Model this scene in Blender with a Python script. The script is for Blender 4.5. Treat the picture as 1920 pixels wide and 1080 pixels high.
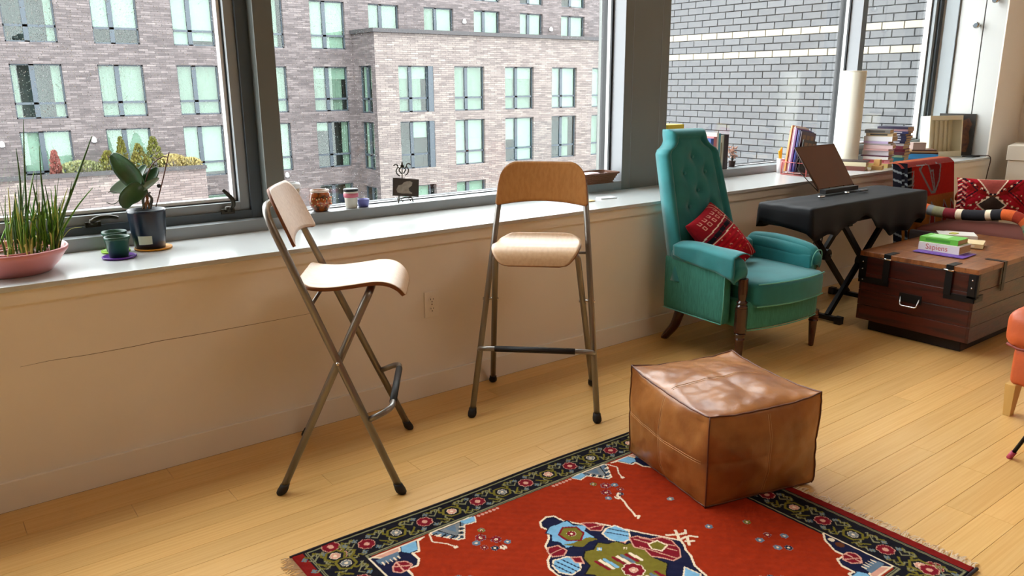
import bpy, bmesh, math, random
import numpy as np
from mathutils import Vector, Matrix, noise
PI = math.pi
for o in list(bpy.data.objects): bpy.data.objects.remove(o, do_unlink=True)
scn = bpy.context.scene
COL = scn.collection
random.seed(7)

# ------------------------------------------------------------------ camera
W = 2.8548
cd = bpy.data.cameras.new('camera'); cam = bpy.data.objects.new('camera', cd); COL.objects.link(cam)
yaw, pitch, roll = math.radians(37.408), math.radians(14.443), math.radians(-.2833)
F_ = Vector((math.sin(yaw)*math.cos(pitch), math.cos(yaw)*math.cos(pitch), -math.sin(pitch)))
R_ = Vector((math.cos(yaw), -math.sin(yaw), 0)); U_ = R_.cross(F_)
R2 = math.cos(roll)*R_ + math.sin(roll)*U_; U2 = -math.sin(roll)*R_ + math.cos(roll)*U_
m = Matrix((R2, U2, -F_)).transposed().to_4x4(); m.translation = Vector((0, -W, 1.35))
cam.matrix_world = m
cd.sensor_width = 36; cd.lens = 1481.25/1920*36; cd.clip_start = .05; cd.clip_end = 300
scn.camera = cam
RX = Vector((R_.x, R_.y, 0)); FX = Vector((math.sin(yaw), math.cos(yaw), 0)); ZX = Vector((0, 0, 1))

# ------------------------------------------------------------------ sky, exposure
wd = bpy.data.worlds.new('overcast_sky'); scn.world = wd; wd.use_nodes = True
bg = wd.node_tree.nodes['Background']; bg.inputs[0].default_value = (.95, .98, 1.0, 1); bg.inputs[1].default_value = 9.2
scn.view_settings.view_transform = 'Standard'; scn.view_settings.look = 'None'
scn.view_settings.gamma = 1; scn.view_settings.exposure = 0.0; scn.view_settings.use_curve_mapping = False
# unseen warm fill light, added behind the camera to brighten the room
def area(name, loc, rot, sx, sy, power, col):
    l = bpy.data.lights.new(name, 'AREA'); l.shape = 'RECTANGLE'; l.size = sx; l.size_y = sy; l.energy = power; l.color = col
    o = bpy.data.objects.new(name, l); o.location = loc; o.rotation_euler = rot; COL.objects.link(o); return o
area('added_fill_light', (2.6, -4.4, 3.8), (0, 0, 0), 2.4, 1.6, 40, (1, .90, .79))

# ------------------------------------------------------------------ colours and materials
def lin(c): return tuple(((x/255)/12.92 if x/255 <= .04045 else ((x/255+.055)/1.055)**2.4) for x in c)
def rgb(*c): return lin(c)
MATS = {}
def mat(name, col, rough=.5, metal=0, var=0, scale=20, stretch=(1,1,1), bump=0, bscale=None, sheen=0, spec=.5, col2=None, objrand=0, coat=0, trans=0, attr=None, tint_noise=None):
    if name in MATS: return MATS[name]
    m = bpy.data.materials.new(name); m.use_nodes = True; MATS[name] = m
    nt = m.node_tree; N = nt.nodes; L = nt.links; b = N['Principled BSDF']
    b.inputs['Roughness'].default_value = rough; b.inputs['Metallic'].default_value = metal
    b.inputs['Specular IOR Level'].default_value = spec
    if sheen: b.inputs['Sheen Weight'].default_value = sheen; b.inputs['Sheen Roughness'].default_value = .4
    if coat: b.inputs['Coat Weight'].default_value = coat; b.inputs['Coat Roughness'].default_value = .15
    if trans: b.inputs['Transmission Weight'].default_value = trans
    b.inputs['Base Color'].default_value = (*col, 1)
    if var or bump or objrand or attr or col2:
        tc = N.new('ShaderNodeTexCoord'); mp = N.new('ShaderNodeMapping'); mp.inputs['Scale'].default_value = stretch
        L.new(tc.outputs['Object'], mp.inputs['Vector'])
        if objrand:
            oi = N.new('ShaderNodeObjectInfo'); ad = N.new('ShaderNodeVectorMath'); ad.operation = 'ADD'
            sc = N.new('ShaderNodeVectorMath'); sc.operation = 'SCALE'; sc.inputs[3].default_value = 37
            cb = N.new('ShaderNodeCombineXYZ'); L.new(oi.outputs['Random'], cb.inputs[0]); L.new(oi.outputs['Random'], cb.inputs[1])
            L.new(cb.outputs[0], sc.inputs[0]); L.new(mp.outputs[0], ad.inputs[0]); L.new(sc.outputs[0], ad.inputs[1]); vec = ad.outputs[0]
        else: vec = mp.outputs[0]
        cur = None
        if attr:
            at = N.new('ShaderNodeAttribute'); at.attribute_name = attr; cur = at.outputs['Color']
        nz = N.new('ShaderNodeTexNoise'); nz.inputs['Scale'].default_value = scale; nz.inputs['Detail'].default_value = 5
        L.new(vec, nz.inputs['Vector'])
        if col2:
            mx = N.new('ShaderNodeMix'); mx.data_type = 'RGBA'; rp = N.new('ShaderNodeValToRGB')
            rp.color_ramp.elements[0].position = .38; rp.color_ramp.elements[1].position = .64
            L.new(nz.outputs['Fac'], rp.inputs[0]); L.new(rp.outputs[0], mx.inputs[0])
            mx.inputs[6].default_value = (*col, 1); mx.inputs[7].default_value = (*col2, 1); cur = mx.outputs[2]
        if var or objrand:
            hs = N.new('ShaderNodeHueSaturation'); hs.inputs['Color'].default_value = (*col, 1)
            if cur: L.new(cur, hs.inputs['Color'])
            mr = N.new('ShaderNodeMapRange'); mr.inputs[1].default_value = .3; mr.inputs[2].default_value = .7
            mr.inputs[3].default_value = 1-var; mr.inputs[4].default_value = 1+var; L.new(nz.outputs['Fac'], mr.inputs[0])
            v = mr.outputs[0]
            if objrand:
                m2 = N.new('ShaderNodeMapRange'); m2.inputs[3].default_value = 1-objrand; m2.inputs[4].default_value = 1+objrand
                L.new(oi.outputs['Random'], m2.inputs[0]); mu = N.new('ShaderNodeMath'); mu.operation = 'MULTIPLY'
                L.new(v, mu.inputs[0]); L.new(m2.outputs[0], mu.inputs[1]); v = mu.outputs[0]
            L.new(v, hs.inputs['Value']); cur = hs.outputs[0]
        if cur: L.new(cur, b.inputs['Base Color'])
        if bump:
            n2 = N.new('ShaderNodeTexNoise'); n2.inputs['Scale'].default_value = bscale or scale; n2.inputs['Detail'].default_value = 4
            L.new(vec, n2.inputs['Vector']); bp = N.new('ShaderNodeBump'); bp.inputs['Strength'].default_value = bump; bp.inputs['Distance'].default_value = .01
            L.new(n2.outputs['Fac'], bp.inputs['Height']); L.new(bp.outputs[0], b.inputs['Normal'])
    return m
def glassmat(name, tint=(.93,.97,.96), ior=1.45, rough=0):
    m = bpy.data.materials.new(name); m.use_nodes = True; nt = m.node_tree; N = nt.nodes; L = nt.links
    N.remove(N['Principled BSDF']); out = N['Material Output']
    t = N.new('ShaderNodeBsdfTransparent'); t.inputs[0].default_value = (*tint, 1)
    g = N.new('ShaderNodeBsdfGlossy'); g.inputs['Roughness'].default_value = rough
    lw = N.new('ShaderNodeLayerWeight'); pw = N.new('ShaderNodeMath'); pw.operation = 'POWER'; pw.inputs[1].default_value = 5
    f = N.new('ShaderNodeMath'); f.operation = 'MULTIPLY_ADD'; f.inputs[1].default_value = .96; f.inputs[2].default_value = .035
    L.new(lw.outputs['Facing'], pw.inputs[0]); L.new(pw.outputs[0], f.inputs[0])
    mx = N.new('ShaderNodeMixShader'); L.new(f.outputs[0], mx.inputs[0]); L.new(t.outputs[0], mx.inputs[1]); L.new(g.outputs[0], mx.inputs[2])
    L.new(mx.outputs[0], out.inputs[0]); return m
M_wall = mat('painted_plaster', rgb(240,231,220), .6, var=.02, scale=3, bump=.03, bscale=60)
M_ceil = mat('painted_ceiling', rgb(205,197,186), .85)
M_base = mat('painted_trim', rgb(240,232,221), .4)
M_sill = mat('white_sill_laminate', rgb(196,199,198), .2, bump=.015, bscale=6, spec=.5)
M_alu = mat('grey_window_aluminium', rgb(146,152,155), .4, metal=.1)
M_aludark = mat('dark_window_frame', rgb(78,88,95), .4, metal=.3)
M_black = mat('black_gasket', rgb(16,17,20), .5)
M_white = mat('white_bead', rgb(232,234,236), .4)
M_colpanel = mat('grey_green_column_panel', rgb(108,112,108), .38, metal=.2)
M_colside = mat('light_grey_panel', rgb(150,153,158), .4)
M_panel = mat('white_return_panel', rgb(196,197,194), .4)
M_bronze = mat('bronze_handle', rgb(58,54,46), .35, metal=.8)
M_chrome = mat('chrome', rgb(200,200,200), .15, metal=1)
M_glass = glassmat('window_glass', (.97,.985,.98))
M_floor = mat('bamboo_plank', rgb(225,182,114), .32, col2=rgb(211,164,96), var=.04, scale=4, stretch=(.6,28,28), objrand=.07, bump=.02, bscale=40, coat=.12)
M_gap = mat('dark_floor_gap', rgb(96,66,34), .8)
M_ply = mat('birch_plywood', rgb(190,152,112), .42, col2=rgb(176,138,98), var=.03, scale=6, stretch=(.8,14,14))
M_plyed = mat('oiled_oak_veneer', rgb(176,120,62), .35, col2=rgb(160,104,50), var=.04, scale=6, stretch=(14,14,.8))
M_plye = mat('plywood_edge', rgb(120,66,26), .5)
M_tube = mat('silver_grey_tube', rgb(140,136,131), .34, metal=.75)
M_rubber = mat('black_rubber', rgb(22,20,20), .6)
M_teal = mat('teal_velvet', rgb(28,126,130), .75, col2=rgb(20,108,112), var=.10, scale=9, sheen=.35, bump=.10, bscale=240)
M_teal2 = mat('teal_slub_fabric', rgb(40,120,108), .8, col2=rgb(54,134,121), var=.08, scale=26, stretch=(9,9,.9), sheen=.2, bump=.1, bscale=200)
M_piping = mat('teal_piping', rgb(96,170,158), .7)
M_mahog = mat('dark_mahogany', rgb(58,18,12), .25, var=.2, scale=8, coat=.4)
M_trunk = mat('red_brown_trunk_wood', rgb(78,24,12), .34, col2=rgb(40,12,8), var=.2, scale=5, stretch=(2,.8,9), bump=.12, bscale=12, objrand=.15)
M_trunktop = mat('worn_trunk_top_wood', rgb(150,94,52), .30, col2=rgb(100,56,30), var=.15, scale=5, stretch=(.8,9,4), bump=.06, bscale=14, objrand=.12)
M_iron = mat('black_iron', rgb(26,24,24), .45, metal=.6)
M_leather = mat('tan_leather', rgb(168,108,54), .34, col2=rgb(126,72,30), var=.12, scale=7, bump=.25, bscale=16, coat=.1)
M_seam = mat('leather_seam', rgb(96,50,30), .5)
M_thread = mat('tan_thread', rgb(206,164,116), .7)
M_blackcloth = mat('black_cloth', rgb(6,7,12), .6, var=.1, scale=20, sheen=.02, spec=.22)
M_vc = mat('woven_pattern', (1,1,1), .95, attr='Col', var=.10, scale=60, bump=.25, bscale=500, spec=.1)
M_orange = mat('orange_leather', rgb(186,84,40), .5, var=.12, scale=10, bump=.1, bscale=60)
M_lightwood = mat('light_wood_leg', rgb(206,166,96), .45, var=.06, scale=6, stretch=(8,8,1))
M_paper = mat('lamp_paper', rgb(240,236,220), .85)
M_page = mat('book_pages', rgb(196,164,122), .9, var=.10, scale=30, stretch=(.3,.3,30))
M_fringe = mat('cream_fringe', rgb(224,202,174), .9)
def cm(c, rough=.5, **k): return mat('tone_%d_%d_%d_%d' % (*c, int(rough*100)), rgb(*c), rough, **k)

# ------------------------------------------------------------------ mesh helpers
def link(o, parent=None):
    COL.objects.link(o)
    if parent: o.parent = parent
    return o
def obj(name, bm, m, parent=None, smooth=False, label=None, bevel=0, loc=None, rot=None):
    me = bpy.data.meshes.new(name)
    if bevel:
        bmesh.ops.bevel(bm, geom=[e for e in bm.edges], offset=bevel, segments=2, profile=.6, affect='EDGES', clamp_overlap=True)
    bmesh.ops.recalc_face_normals(bm, faces=bm.faces)
    bm.to_mesh(me); bm.free()
    for x in (m if isinstance(m, (list, tuple)) else [m]): me.materials.append(x)
    if smooth: me.polygons.foreach_set('use_smooth', [True]*len(me.polygons))
    o = bpy.data.objects.new(name, me)
    if loc: o.location = loc
    if rot: o.rotation_euler = rot
    if label: o['label'] = label
    return link(o, parent)
def thing(name, label, cat, loc=(0,0,0), rz=0, group=None, rot=None):
    o = bpy.data.objects.new(name, None); o.empty_display_size = .1; COL.objects.link(o); o.location = loc
    o.rotation_euler = rot or (0,0,rz); o['label'] = label; o['category'] = cat
    if group: o['group'] = group
    return o
def tag(o, label, cat, group=None, kind=None):
    o['label'] = label; o['category'] = cat
    if group: o['group'] = group
    if kind: o['kind'] = kind
    return o
def bx(bm, lo, hi, mt=0, M=None):
    x0,y0,z0 = lo; x1,y1,z1 = hi
    v = [bm.verts.new(p) for p in [(x0,y0,z0),(x1,y0,z0),(x1,y1,z0),(x0,y1,z0),(x0,y0,z1),(x1,y0,z1),(x1,y1,z1),(x0,y1,z1)]]
    if M: 
        for q in v: q.co = M @ q.co
    for f in [(0,3,2,1),(4,5,6,7),(0,1,5,4),(1,2,6,5),(2,3,7,6),(3,0,4,7)]:
        bm.faces.new([v[i] for i in f]).material_index = mt
    return bm
def box(lo, hi, M=None): return bx(bmesh.new(), lo, hi, 0, M)
def tube(bm, pts, r, seg=10, mt=0, cap=True, closed=False):
    pts = [Vector(p) for p in pts]; n = len(pts); rs = r if isinstance(r, (list, tuple)) else [r]*n
    rings = []; up = None
    for i, p in enumerate(pts):
        if closed: t = (pts[(i+1)%n]-pts[i-1])
        else: t = pts[min(i+1,n-1)]-pts[max(i-1,0)]
        t.normalize()
        if up is None: up = t.orthogonal().normalized()
        else: up = (up - up.dot(t)*t); up = up.normalized() if up.length > 1e-6 else t.orthogonal().normalized()
        b = t.cross(up)
        rings.append([bm.verts.new(p + rs[i]*(math.cos(a)*up + math.sin(a)*b)) for a in [2*PI*k/seg for k in range(seg)]])
    R = range(n if closed else n-1)
    for i in R:
        A, B = rings[i], rings[(i+1)%n]
        for k in range(seg): bm.faces.new((A[k], A[(k+1)%seg], B[(k+1)%seg], B[k])).material_index = mt
    if cap and not closed:
        bm.faces.new(rings[0][::-1]).material_index = mt; bm.faces.new(rings[-1]).material_index = mt
    return bm
def smooth_path(pts, n=6):
    pts = [Vector(p) for p in pts]; out = []
    for i in range(len(pts)-1):
        p0 = pts[max(i-1,0)]; p1 = pts[i]; p2 = pts[i+1]; p3 = pts[min(i+2,len(pts)-1)]
        for k in range(n):
            t = k/n
            out.append(.5*((2*p1)+(-p0+p2)*t+(2*p0-5*p1+4*p2-p3)*t*t+(-p0+3*p1-3*p2+p3)*t**3))
    out.append(pts[-1]); return out
def fillet(pts, r, n=5):
    pts = [Vector(p) for p in pts]; out = [pts[0]]
    for i in range(1, len(pts)-1):
        a = (pts[i-1]-pts[i]); b = (pts[i+1]-pts[i]); d = min(r, a.length*.49, b.length*.49)
        A = pts[i]+a.normalized()*d; B = pts[i]+b.normalized()*d
        for k in range(n+1):
            t = k/n; out.append((1-t)**2*A+2*t*(1-t)*pts[i]+t*t*B)
    out.append(pts[-1]); return out
def lathe(bm, prof, seg=32, c=(0,0,0), mt=0, capb=True, capt=False, wob=None):
    rings = []
    for r, z in prof:
        rings.append([bm.verts.new((c[0]+r*math.cos(2*PI*k/seg), c[1]+r*math.sin(2*PI*k/seg), c[2]+z)) for k in range(seg)])
    for A, B in zip(rings, rings[1:]):
        for k in range(seg): bm.faces.new((A[k], A[(k+1)%seg], B[(k+1)%seg], B[k])).material_index = mt
    if capb: bm.faces.new(rings[0][::-1]).material_index = mt
    if capt: bm.faces.new(rings[-1]).material_index = mt
    return bm
def softbox(bm, lo, hi, r, n=8, puff=(0,0,0), fn=None, mt=0):
    lo = Vector(lo); hi = Vector(hi); c = (lo+hi)/2; h = (hi-lo)/2; r = min(r, *h)
    dim = [max(2, n)]*3
    cache = {}
    def vert(p):
        k = tuple(round(q, 5) for q in p)
        if k in cache: return cache[k]
        s = Vector(p)
        q = Vector([s[i]*h[i] for i in range(3)])
        inn = Vector([max(-h[i]+r, min(h[i]-r, q[i])) for i in range(3)]); d = q-inn
        if d.length > 1e-9:
            m_ = max(abs(d.x), abs(d.y), abs(d.z)); d = d.normalized()*min(m_, r) if m_ > 0 else d
        q = inn+d
        pf = [(1-s[1]**2)*(1-s[2]**2), (1-s[0]**2)*(1-s[2]**2), (1-s[0]**2)*(1-s[1]**2)]
        for i in range(3): q[i] += puff[i]*s[i]*max(0, pf[i])
        q = c+q
        if fn: q = Vector(fn(q, s))
        v = bm.verts.new(q); cache[k] = v; return v
    # denser near the ends so the rounding shows
    ts = sorted(set([-1, 1] + [-1+2*(k/n) for k in range(n+1)] + [-1+r/max(h)*.25, -1+r/max(h)*.6, 1-r/max(h)*.25, 1-r/max(h)*.6]))
    for ax in range(3):
        a, b = (ax+1)%3, (ax+2)%3
        for sgn in (-1, 1):
            for i in range(len(ts)-1):
                for j in range(len(ts)-1):
                    P = []
                    for (u, v_) in ((ts[i],ts[j]),(ts[i+1],ts[j]),(ts[i+1],ts[j+1]),(ts[i],ts[j+1])):
                        p = [0,0,0]; p[ax] = sgn; p[a] = u; p[b] = v_; P.append(vert(p))
                    if len(set(P)) == 4:
                        bm.faces.new(P if sgn > 0 else P[::-1]).material_index = mt
    return bm
def sheet(bm, fn, nu, nv, th, mt=0, mte=None, mtb=None):
    P = [[Vector(fn(i/nu, j/nv)) for j in range(nv+1)] for i in range(nu+1)]
    def nrm(i, j):
        a = P[min(i+1,nu)][j]-P[max(i-1,0)][j]; b = P[i][min(j+1,nv)]-P[i][max(j-1,0)]
        n = a.cross(b); return n.normalized() if n.length > 1e-12 else Vector((0,0,1))
    T = [[bm.verts.new(P[i][j]+nrm(i,j)*th/2) for j in range(nv+1)] for i in range(nu+1)]
    B = [[bm.verts.new(P[i][j]-nrm(i,j)*th/2) for j in range(nv+1)] for i in range(nu+1)]
    mtb = mt if mtb is None else mtb; mte = mt if mte is None else mte
    def f(vs, k):
        if len(set(vs)) >= 3:
            try: bm.faces.new(vs).material_index = k
            except ValueError: pass
    for i in range(nu):
        for j in range(nv):
            f((T[i][j],T[i+1][j],T[i+1][j+1],T[i][j+1]), mt); f((B[i][j],B[i][j+1],B[i+1][j+1],B[i+1][j]), mtb)
    for i in range(nu):
        f((T[i][0],B[i][0],B[i+1][0],T[i+1][0]), mte); f((T[i][nv],T[i+1][nv],B[i+1][nv],B[i][nv]), mte)
    for j in range(nv):
        f((T[0][j],T[0][j+1],B[0][j+1],B[0][j]), mte); f((T[nu][j],B[nu][j],B[nu][j+1],T[nu][j+1]), mte)
    return bm
def struct(name, bm, m, label, cat, parent=None, **k):
    o = obj(name, bm, m, parent, **k)
    if parent is None: tag(o, label, cat, kind='structure')
    return o
def sthing(name, label, cat, loc=(0,0,0)):
    o = thing(name, label, cat, loc); o['kind'] = 'structure'; return o

# ================================================================== ROOM SHELL
S = .75; YL = .44; LZ = .80; XL, XR = -2.2, 7.7; YB = -8.5; ZC = 3.9; RET = 7.16
fl = struct('floor', box((XL, YB, -.06), (XR, .05, -.012)), M_gap, 'honey coloured bamboo plank floor', 'floor')
known = {1:.13, 2:.43, 3:.72, 4:1.02, 5:1.317, 6:1.505, 7:1.77, 14:3.69, 15:2.48, 16:2.915, 20:2.60}
BW = .0977; BL = 1.83; pm = {}
for k in range(31):
    y1 = -k*BW - .001; y0 = y1 - BW + .0008
    x = known.get(k, random.uniform(0, BL)) - BL*3
    while x < XR:
        a, b = max(x, XL), min(x+BL-.0008, XR)
        if b - a > .02:
            key = round(b-a, 3)
            if key not in pm:
                bm = box((0,0,-.012), (b-a, y1-y0, 0))
                bmesh.ops.bevel(bm, geom=[e for e in bm.edges if all(v.co.z > -.001 for v in e.verts)], offset=.0005, segments=1, affect='EDGES')
                me = bpy.data.meshes.new('plank'); bm.to_mesh(me); bm.free(); me.materials.append(M_floor); pm[key] = me
            o = bpy.data.objects.new('plank', pm[key]); o.location = (a, y0, 0); link(o, fl)
        x += BL
bm = bmesh.new(); k = 31
while -k*BW > YB:
    x = XL - random.uniform(0, BL)
    while x < XR:
        bx(bm, (max(x,XL), max(YB,-k*BW-BW+.0002), -.012), (min(x+BL-.001,XR), -k*BW-.001, 0)); x += BL
    k += 1
o = obj('plank', bm, M_floor, fl); o['kind'] = 'stuff'
struct('wall_window', box((XL, .012, 0), (XR, .66, S-.03)), M_wall, 'low beige painted wall under the long window sill', 'wall')
ap = struct('trim_1', box((XL, -.004, .685), (RET, .012, S-.018)), M_base, 'beige apron board directly under the white sill', 'trim')
struct('trim_2', box((XL, -.022, S-.018), (RET, .66, S)), M_sill, 'long glossy white window sill', 'sill', bevel=.003)
b_ = struct('baseboard_window', box((XL, -.001, .0), (XR, .012, .102)), M_base, 'beige baseboard along the window wall', 'baseboard', bevel=.0025)
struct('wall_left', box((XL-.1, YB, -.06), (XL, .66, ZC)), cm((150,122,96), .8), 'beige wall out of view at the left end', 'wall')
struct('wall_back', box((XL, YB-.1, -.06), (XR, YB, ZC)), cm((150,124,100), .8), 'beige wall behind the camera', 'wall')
struct('wall_right', box((XR, YB, -.06), (XR+.1, .66, ZC)), M_wall, 'shaded beige wall at the far right corner', 'wall')
struct('ceiling', box((XL, YB, ZC), (XR+.1, .66, ZC+.1)), M_ceil, 'white ceiling above the room', 'ceiling')
struct('wall_header', box((XL, YL, 3.65), (RET, .66, ZC)), M_wall, 'wall strip above the windows', 'wall')
# return block at the right end: beige face to the room, white panelled side to the window
rt = struct('wall_return', box((RET+.012, .012, S), (XR, .66, ZC)), M_wall, 'beige wall beside the last window with white panelled reveal', 'wall')
obj('panel', box((RET, .012, S), (RET+.012, .168, ZC)), M_panel, rt, bevel=.002)
obj('panel', box((RET, .176, S), (RET+.012, .365, ZC)), M_panel, rt, bevel=.002)
obj('seam', box((RET+.006, .168, S), (RET+.012, .176, ZC)), M_black, rt)
struct('wall_front_right', box((RET, -.0, S-.06), (XR, .012, ZC)), M_wall, 'narrow beige wall strip right of the white panelled reveal', 'wall')
for i, (yy, zz) in enumerate([(.205, 1.80), (.085, 1.985)]):
    k_ = thing('metal_doorstop', ['round brushed metal knob on the white panelled reveal, lower one', 'upper round metal knob high on the white panelled reveal'][i], 'knob', (RET, yy, zz))
    bm = bmesh.new(); lathe(bm, [(.010,0),(.010,.03),(.022,.034),(.026,.045),(.026,.06),(.020,.068)], 20, capt=True)
    for v in bm.verts: v.co = Vector((-v.co.z, v.co.y, v.co.x))
    obj('knob_body', bm, M_chrome, k_, smooth=True)
    bm = bmesh.new(); lathe(bm, [(.017,0),(.017,.003)], 20, capt=True)
    for v in bm.verts: v.co = Vector((-v.co.z-.067, v.co.y, v.co.x))
    obj('face', bm, M_aludark, k_)

# ================================================================== WINDOWS
def ledge(n, x0, x1):
    return struct('trim_%d' % n, box((x0, YL, S), (x1, .62, LZ)), M_alu, 'grey aluminium ledge at the foot of window', 'trim', bevel=.002)
l1 = ledge(3, XL, 1.215); l1['label'] = 'grey aluminium ledge below the left openable window'
l2 = ledge(4, 1.2152, 3.333); l2['label'] = 'grey aluminium ledge carrying the candle, bowl and photo easel'
l3 = ledge(5, 3.70, 5.79); l3['label'] = 'grey aluminium ledge behind the teal armchair and the books'
l4 = ledge(6, 5.7902, RET); l4['label'] = 'grey aluminium ledge of the last window at the right'
ZT = 3.65
def barframe(x0, x1, z0, z1, w, y0, y1, wl=None, wr=None, wb=None, wt=None):
    bm = bmesh.new(); wl = wl or w; wr = wr or w; wb = wb or w; wt = wt or w
    bx(bm, (x0,y0,z0), (x0+wl,y1,z1)); bx(bm, (x1-wr,y0,z0), (x1,y1,z1)); bx(bm, (x0+wl,y0,z0), (x1-wr,y1,z0+wb)); bx(bm, (x0+wl,y0,z1-wt), (x1-wr,y1,z1)); return bm
def window(n, x0, x1, label, opening):
    t = sthing('window_%d' % n, label, 'window', ((x0+x1)/2, .6, LZ))
    def P(name, bm, mt, **k):
        for v in bm.verts: v.co -= Vector(t.location)
        return obj(name, bm, mt, t, **k)
    if opening:
        P('outer_frame', barframe(x0, x1, LZ, ZT, .05, .505, .62, wb=.034), M_aludark, bevel=.0015)
        P('sash', barframe(x0+.05, x1-.05, LZ+.034, ZT-.05, .04, .525, .60, wb=.036), M_alu, bevel=.0015)
        P('gasket', barframe(x0+.09, x1-.09, LZ+.070, ZT-.09, .004, .55, .60), M_black)
        P('glazing_bead', barframe(x0+.094, x1-.094, LZ+.074, ZT-.094, .012, .56, .60), M_white)
        g = .106; zb = LZ+.086
    else:
        P('gasket', barframe(x0, x1, LZ, ZT, .014, .535, .548, wb=.004), M_black)
        P('glazing_bead', barframe(x0, x1, LZ, ZT, .014, .548, .572, wb=.004), M_white)
        P('outer_frame', barframe(x0, x1, LZ, ZT, .014, .572, .62, wb=.006), M_black)
        g = .014; zb = LZ+.004
    P('glass_pane', box((x0+g, .588, zb), (x1-g, .592, ZT-g)), M_glass)
    return t
w1 = window(1, XL, 1.213, 'openable window at left with bronze lever handles and rain specks', True)
w2 = window(2, 1.295, 3.331, 'wide fixed window behind the two bar stools', False)
w3 = window(3, 3.702, 5.788, 'fixed window behind the teal armchair facing a grey brick wall', False)
w4 = window(4, 5.855, RET-.002, 'narrow window right of the paper lamp, beside the white reveal', True)
struct('trim_7', box((1.213, YL+.003, LZ), (1.295, .62, ZT)), M_colpanel, 'grey mullion post between the left and middle windows', 'trim', bevel=.003)
bm = box((1.2105, .46, LZ), (1.2128, .505, ZT))
c_ = struct('trim_8', box((3.333, YL, S), (3.70, .66, ZC)), M_colpanel, 'wide dark grey column panel between two windows', 'column', bevel=.002)
for xx in (3.395, 3.632): obj('seam', box((xx, YL-.0012, S), (xx+.002, YL, ZC)), M_alu, c_)
obj('side_panel', box((3.3305, YL+.001, S+.001), (3.333, .535, ZC)), M_colside, c_)
p_ = struct('trim_9', box((5.79, YL+.003, LZ), (5.853, .62, ZT)), M_aludark, 'slim window post behind the paper lamp', 'trim')
obj('side_panel', box((5.7875, YL+.003, LZ), (5.79, .535, ZT)), M_colside, p_)
# window stop strips at the right jamb
struct('trim_10', box((RET-.02, .372, S), (RET, .478, ZC)), M_alu, 'grey metal stop strip between last window and white reveal', 'trim', bevel=.002)
# lever handles of window 1
def handle(x, pts, label):
    h = bpy.data.objects.new('window_handle', None); link(h, w1); h.location = Vector((x, .5, LZ+.045)) - Vector(w1.location); h['label'] = label
    bm = bmesh.new(); bx(bm, (-.028,-.004,-.018), (.028,.006,.004)); lathe(bm, [(.016,0),(.018,.01),(.012,.022)], 14, (0,-.006,-.008), capt=True)
    obj('handle_base', bm, M_bronze, h, bevel=.002)
    bm = bmesh.new(); tube(bm, smooth_path(pts, 5), [.006+.003*math.sin(PI*i/(5*(len(pts)-1))) for i in range(5*(len(pts)-1)+1)], 8)
    obj('lever', bm, M_bronze, h, smooth=True)
handle(1.06, [(0,-.01,.0),(.014,-.03,.018),(.012,-.034,.045),(-.006,-.03,.07),(-.022,-.026,.088)], 'bronze lever handle raised upright')
handle(.545, [(0,-.01,.0),(-.004,-.03,.012),(.02,-.036,.022),(.055,-.034,.022),(.085,-.03,.014)], 'bronze lever handle lying flat')
# rain on the panes
def rain(win, x0, x1, z0, z1, n, dens):
    vs = []; fs = []; k = 0
    while k < n:
        x = random.uniform(x0, x1); z = random.uniform(z0, z1)
        if random.random() > dens((x-x0)/(x1-x0), (z-z0)/(z1-z0)): continue
        r = random.uniform(.0007, .0020); b = len(vs); hgt = r*random.uniform(1, 1.4)
        vs += [(x+r*math.cos(a), .5925, z+hgt*math.sin(a)) for a in (0, PI/2, PI, 3*PI/2)] + [(x, .5925+r*.8, z)]
        fs += [(b, b+1, b+4), (b+1, b+2, b+4), (b+2, b+3, b+4), (b+3, b, b+4), (b+3, b+2, b+1, b)]; k += 1
    me = bpy.data.meshes.new('raindrops'); L_ = Vector(win.location)
    me.from_pydata([Vector(v)-L_ for v in vs], [], fs); me.materials.append(M_drop)
    o = bpy.data.objects.new('raindrops', me); o['kind'] = 'stuff'; o['label'] = 'fine rain drops on the outer pane'; link(o, win)
M_drop = mat('rain_drop', rgb(235,238,242), .25, spec=.8)
rain(w1, .15, 1.10, .92, 2.2, 8500, lambda u, v: (.25+.75*(1-u)*min(1,v*1.6)))
rain(w2, 1.31, 3.3, .81, 2.2, 6500, lambda u, v: max(.12, 1-u*1.25)*(.4+.6*v))

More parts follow.
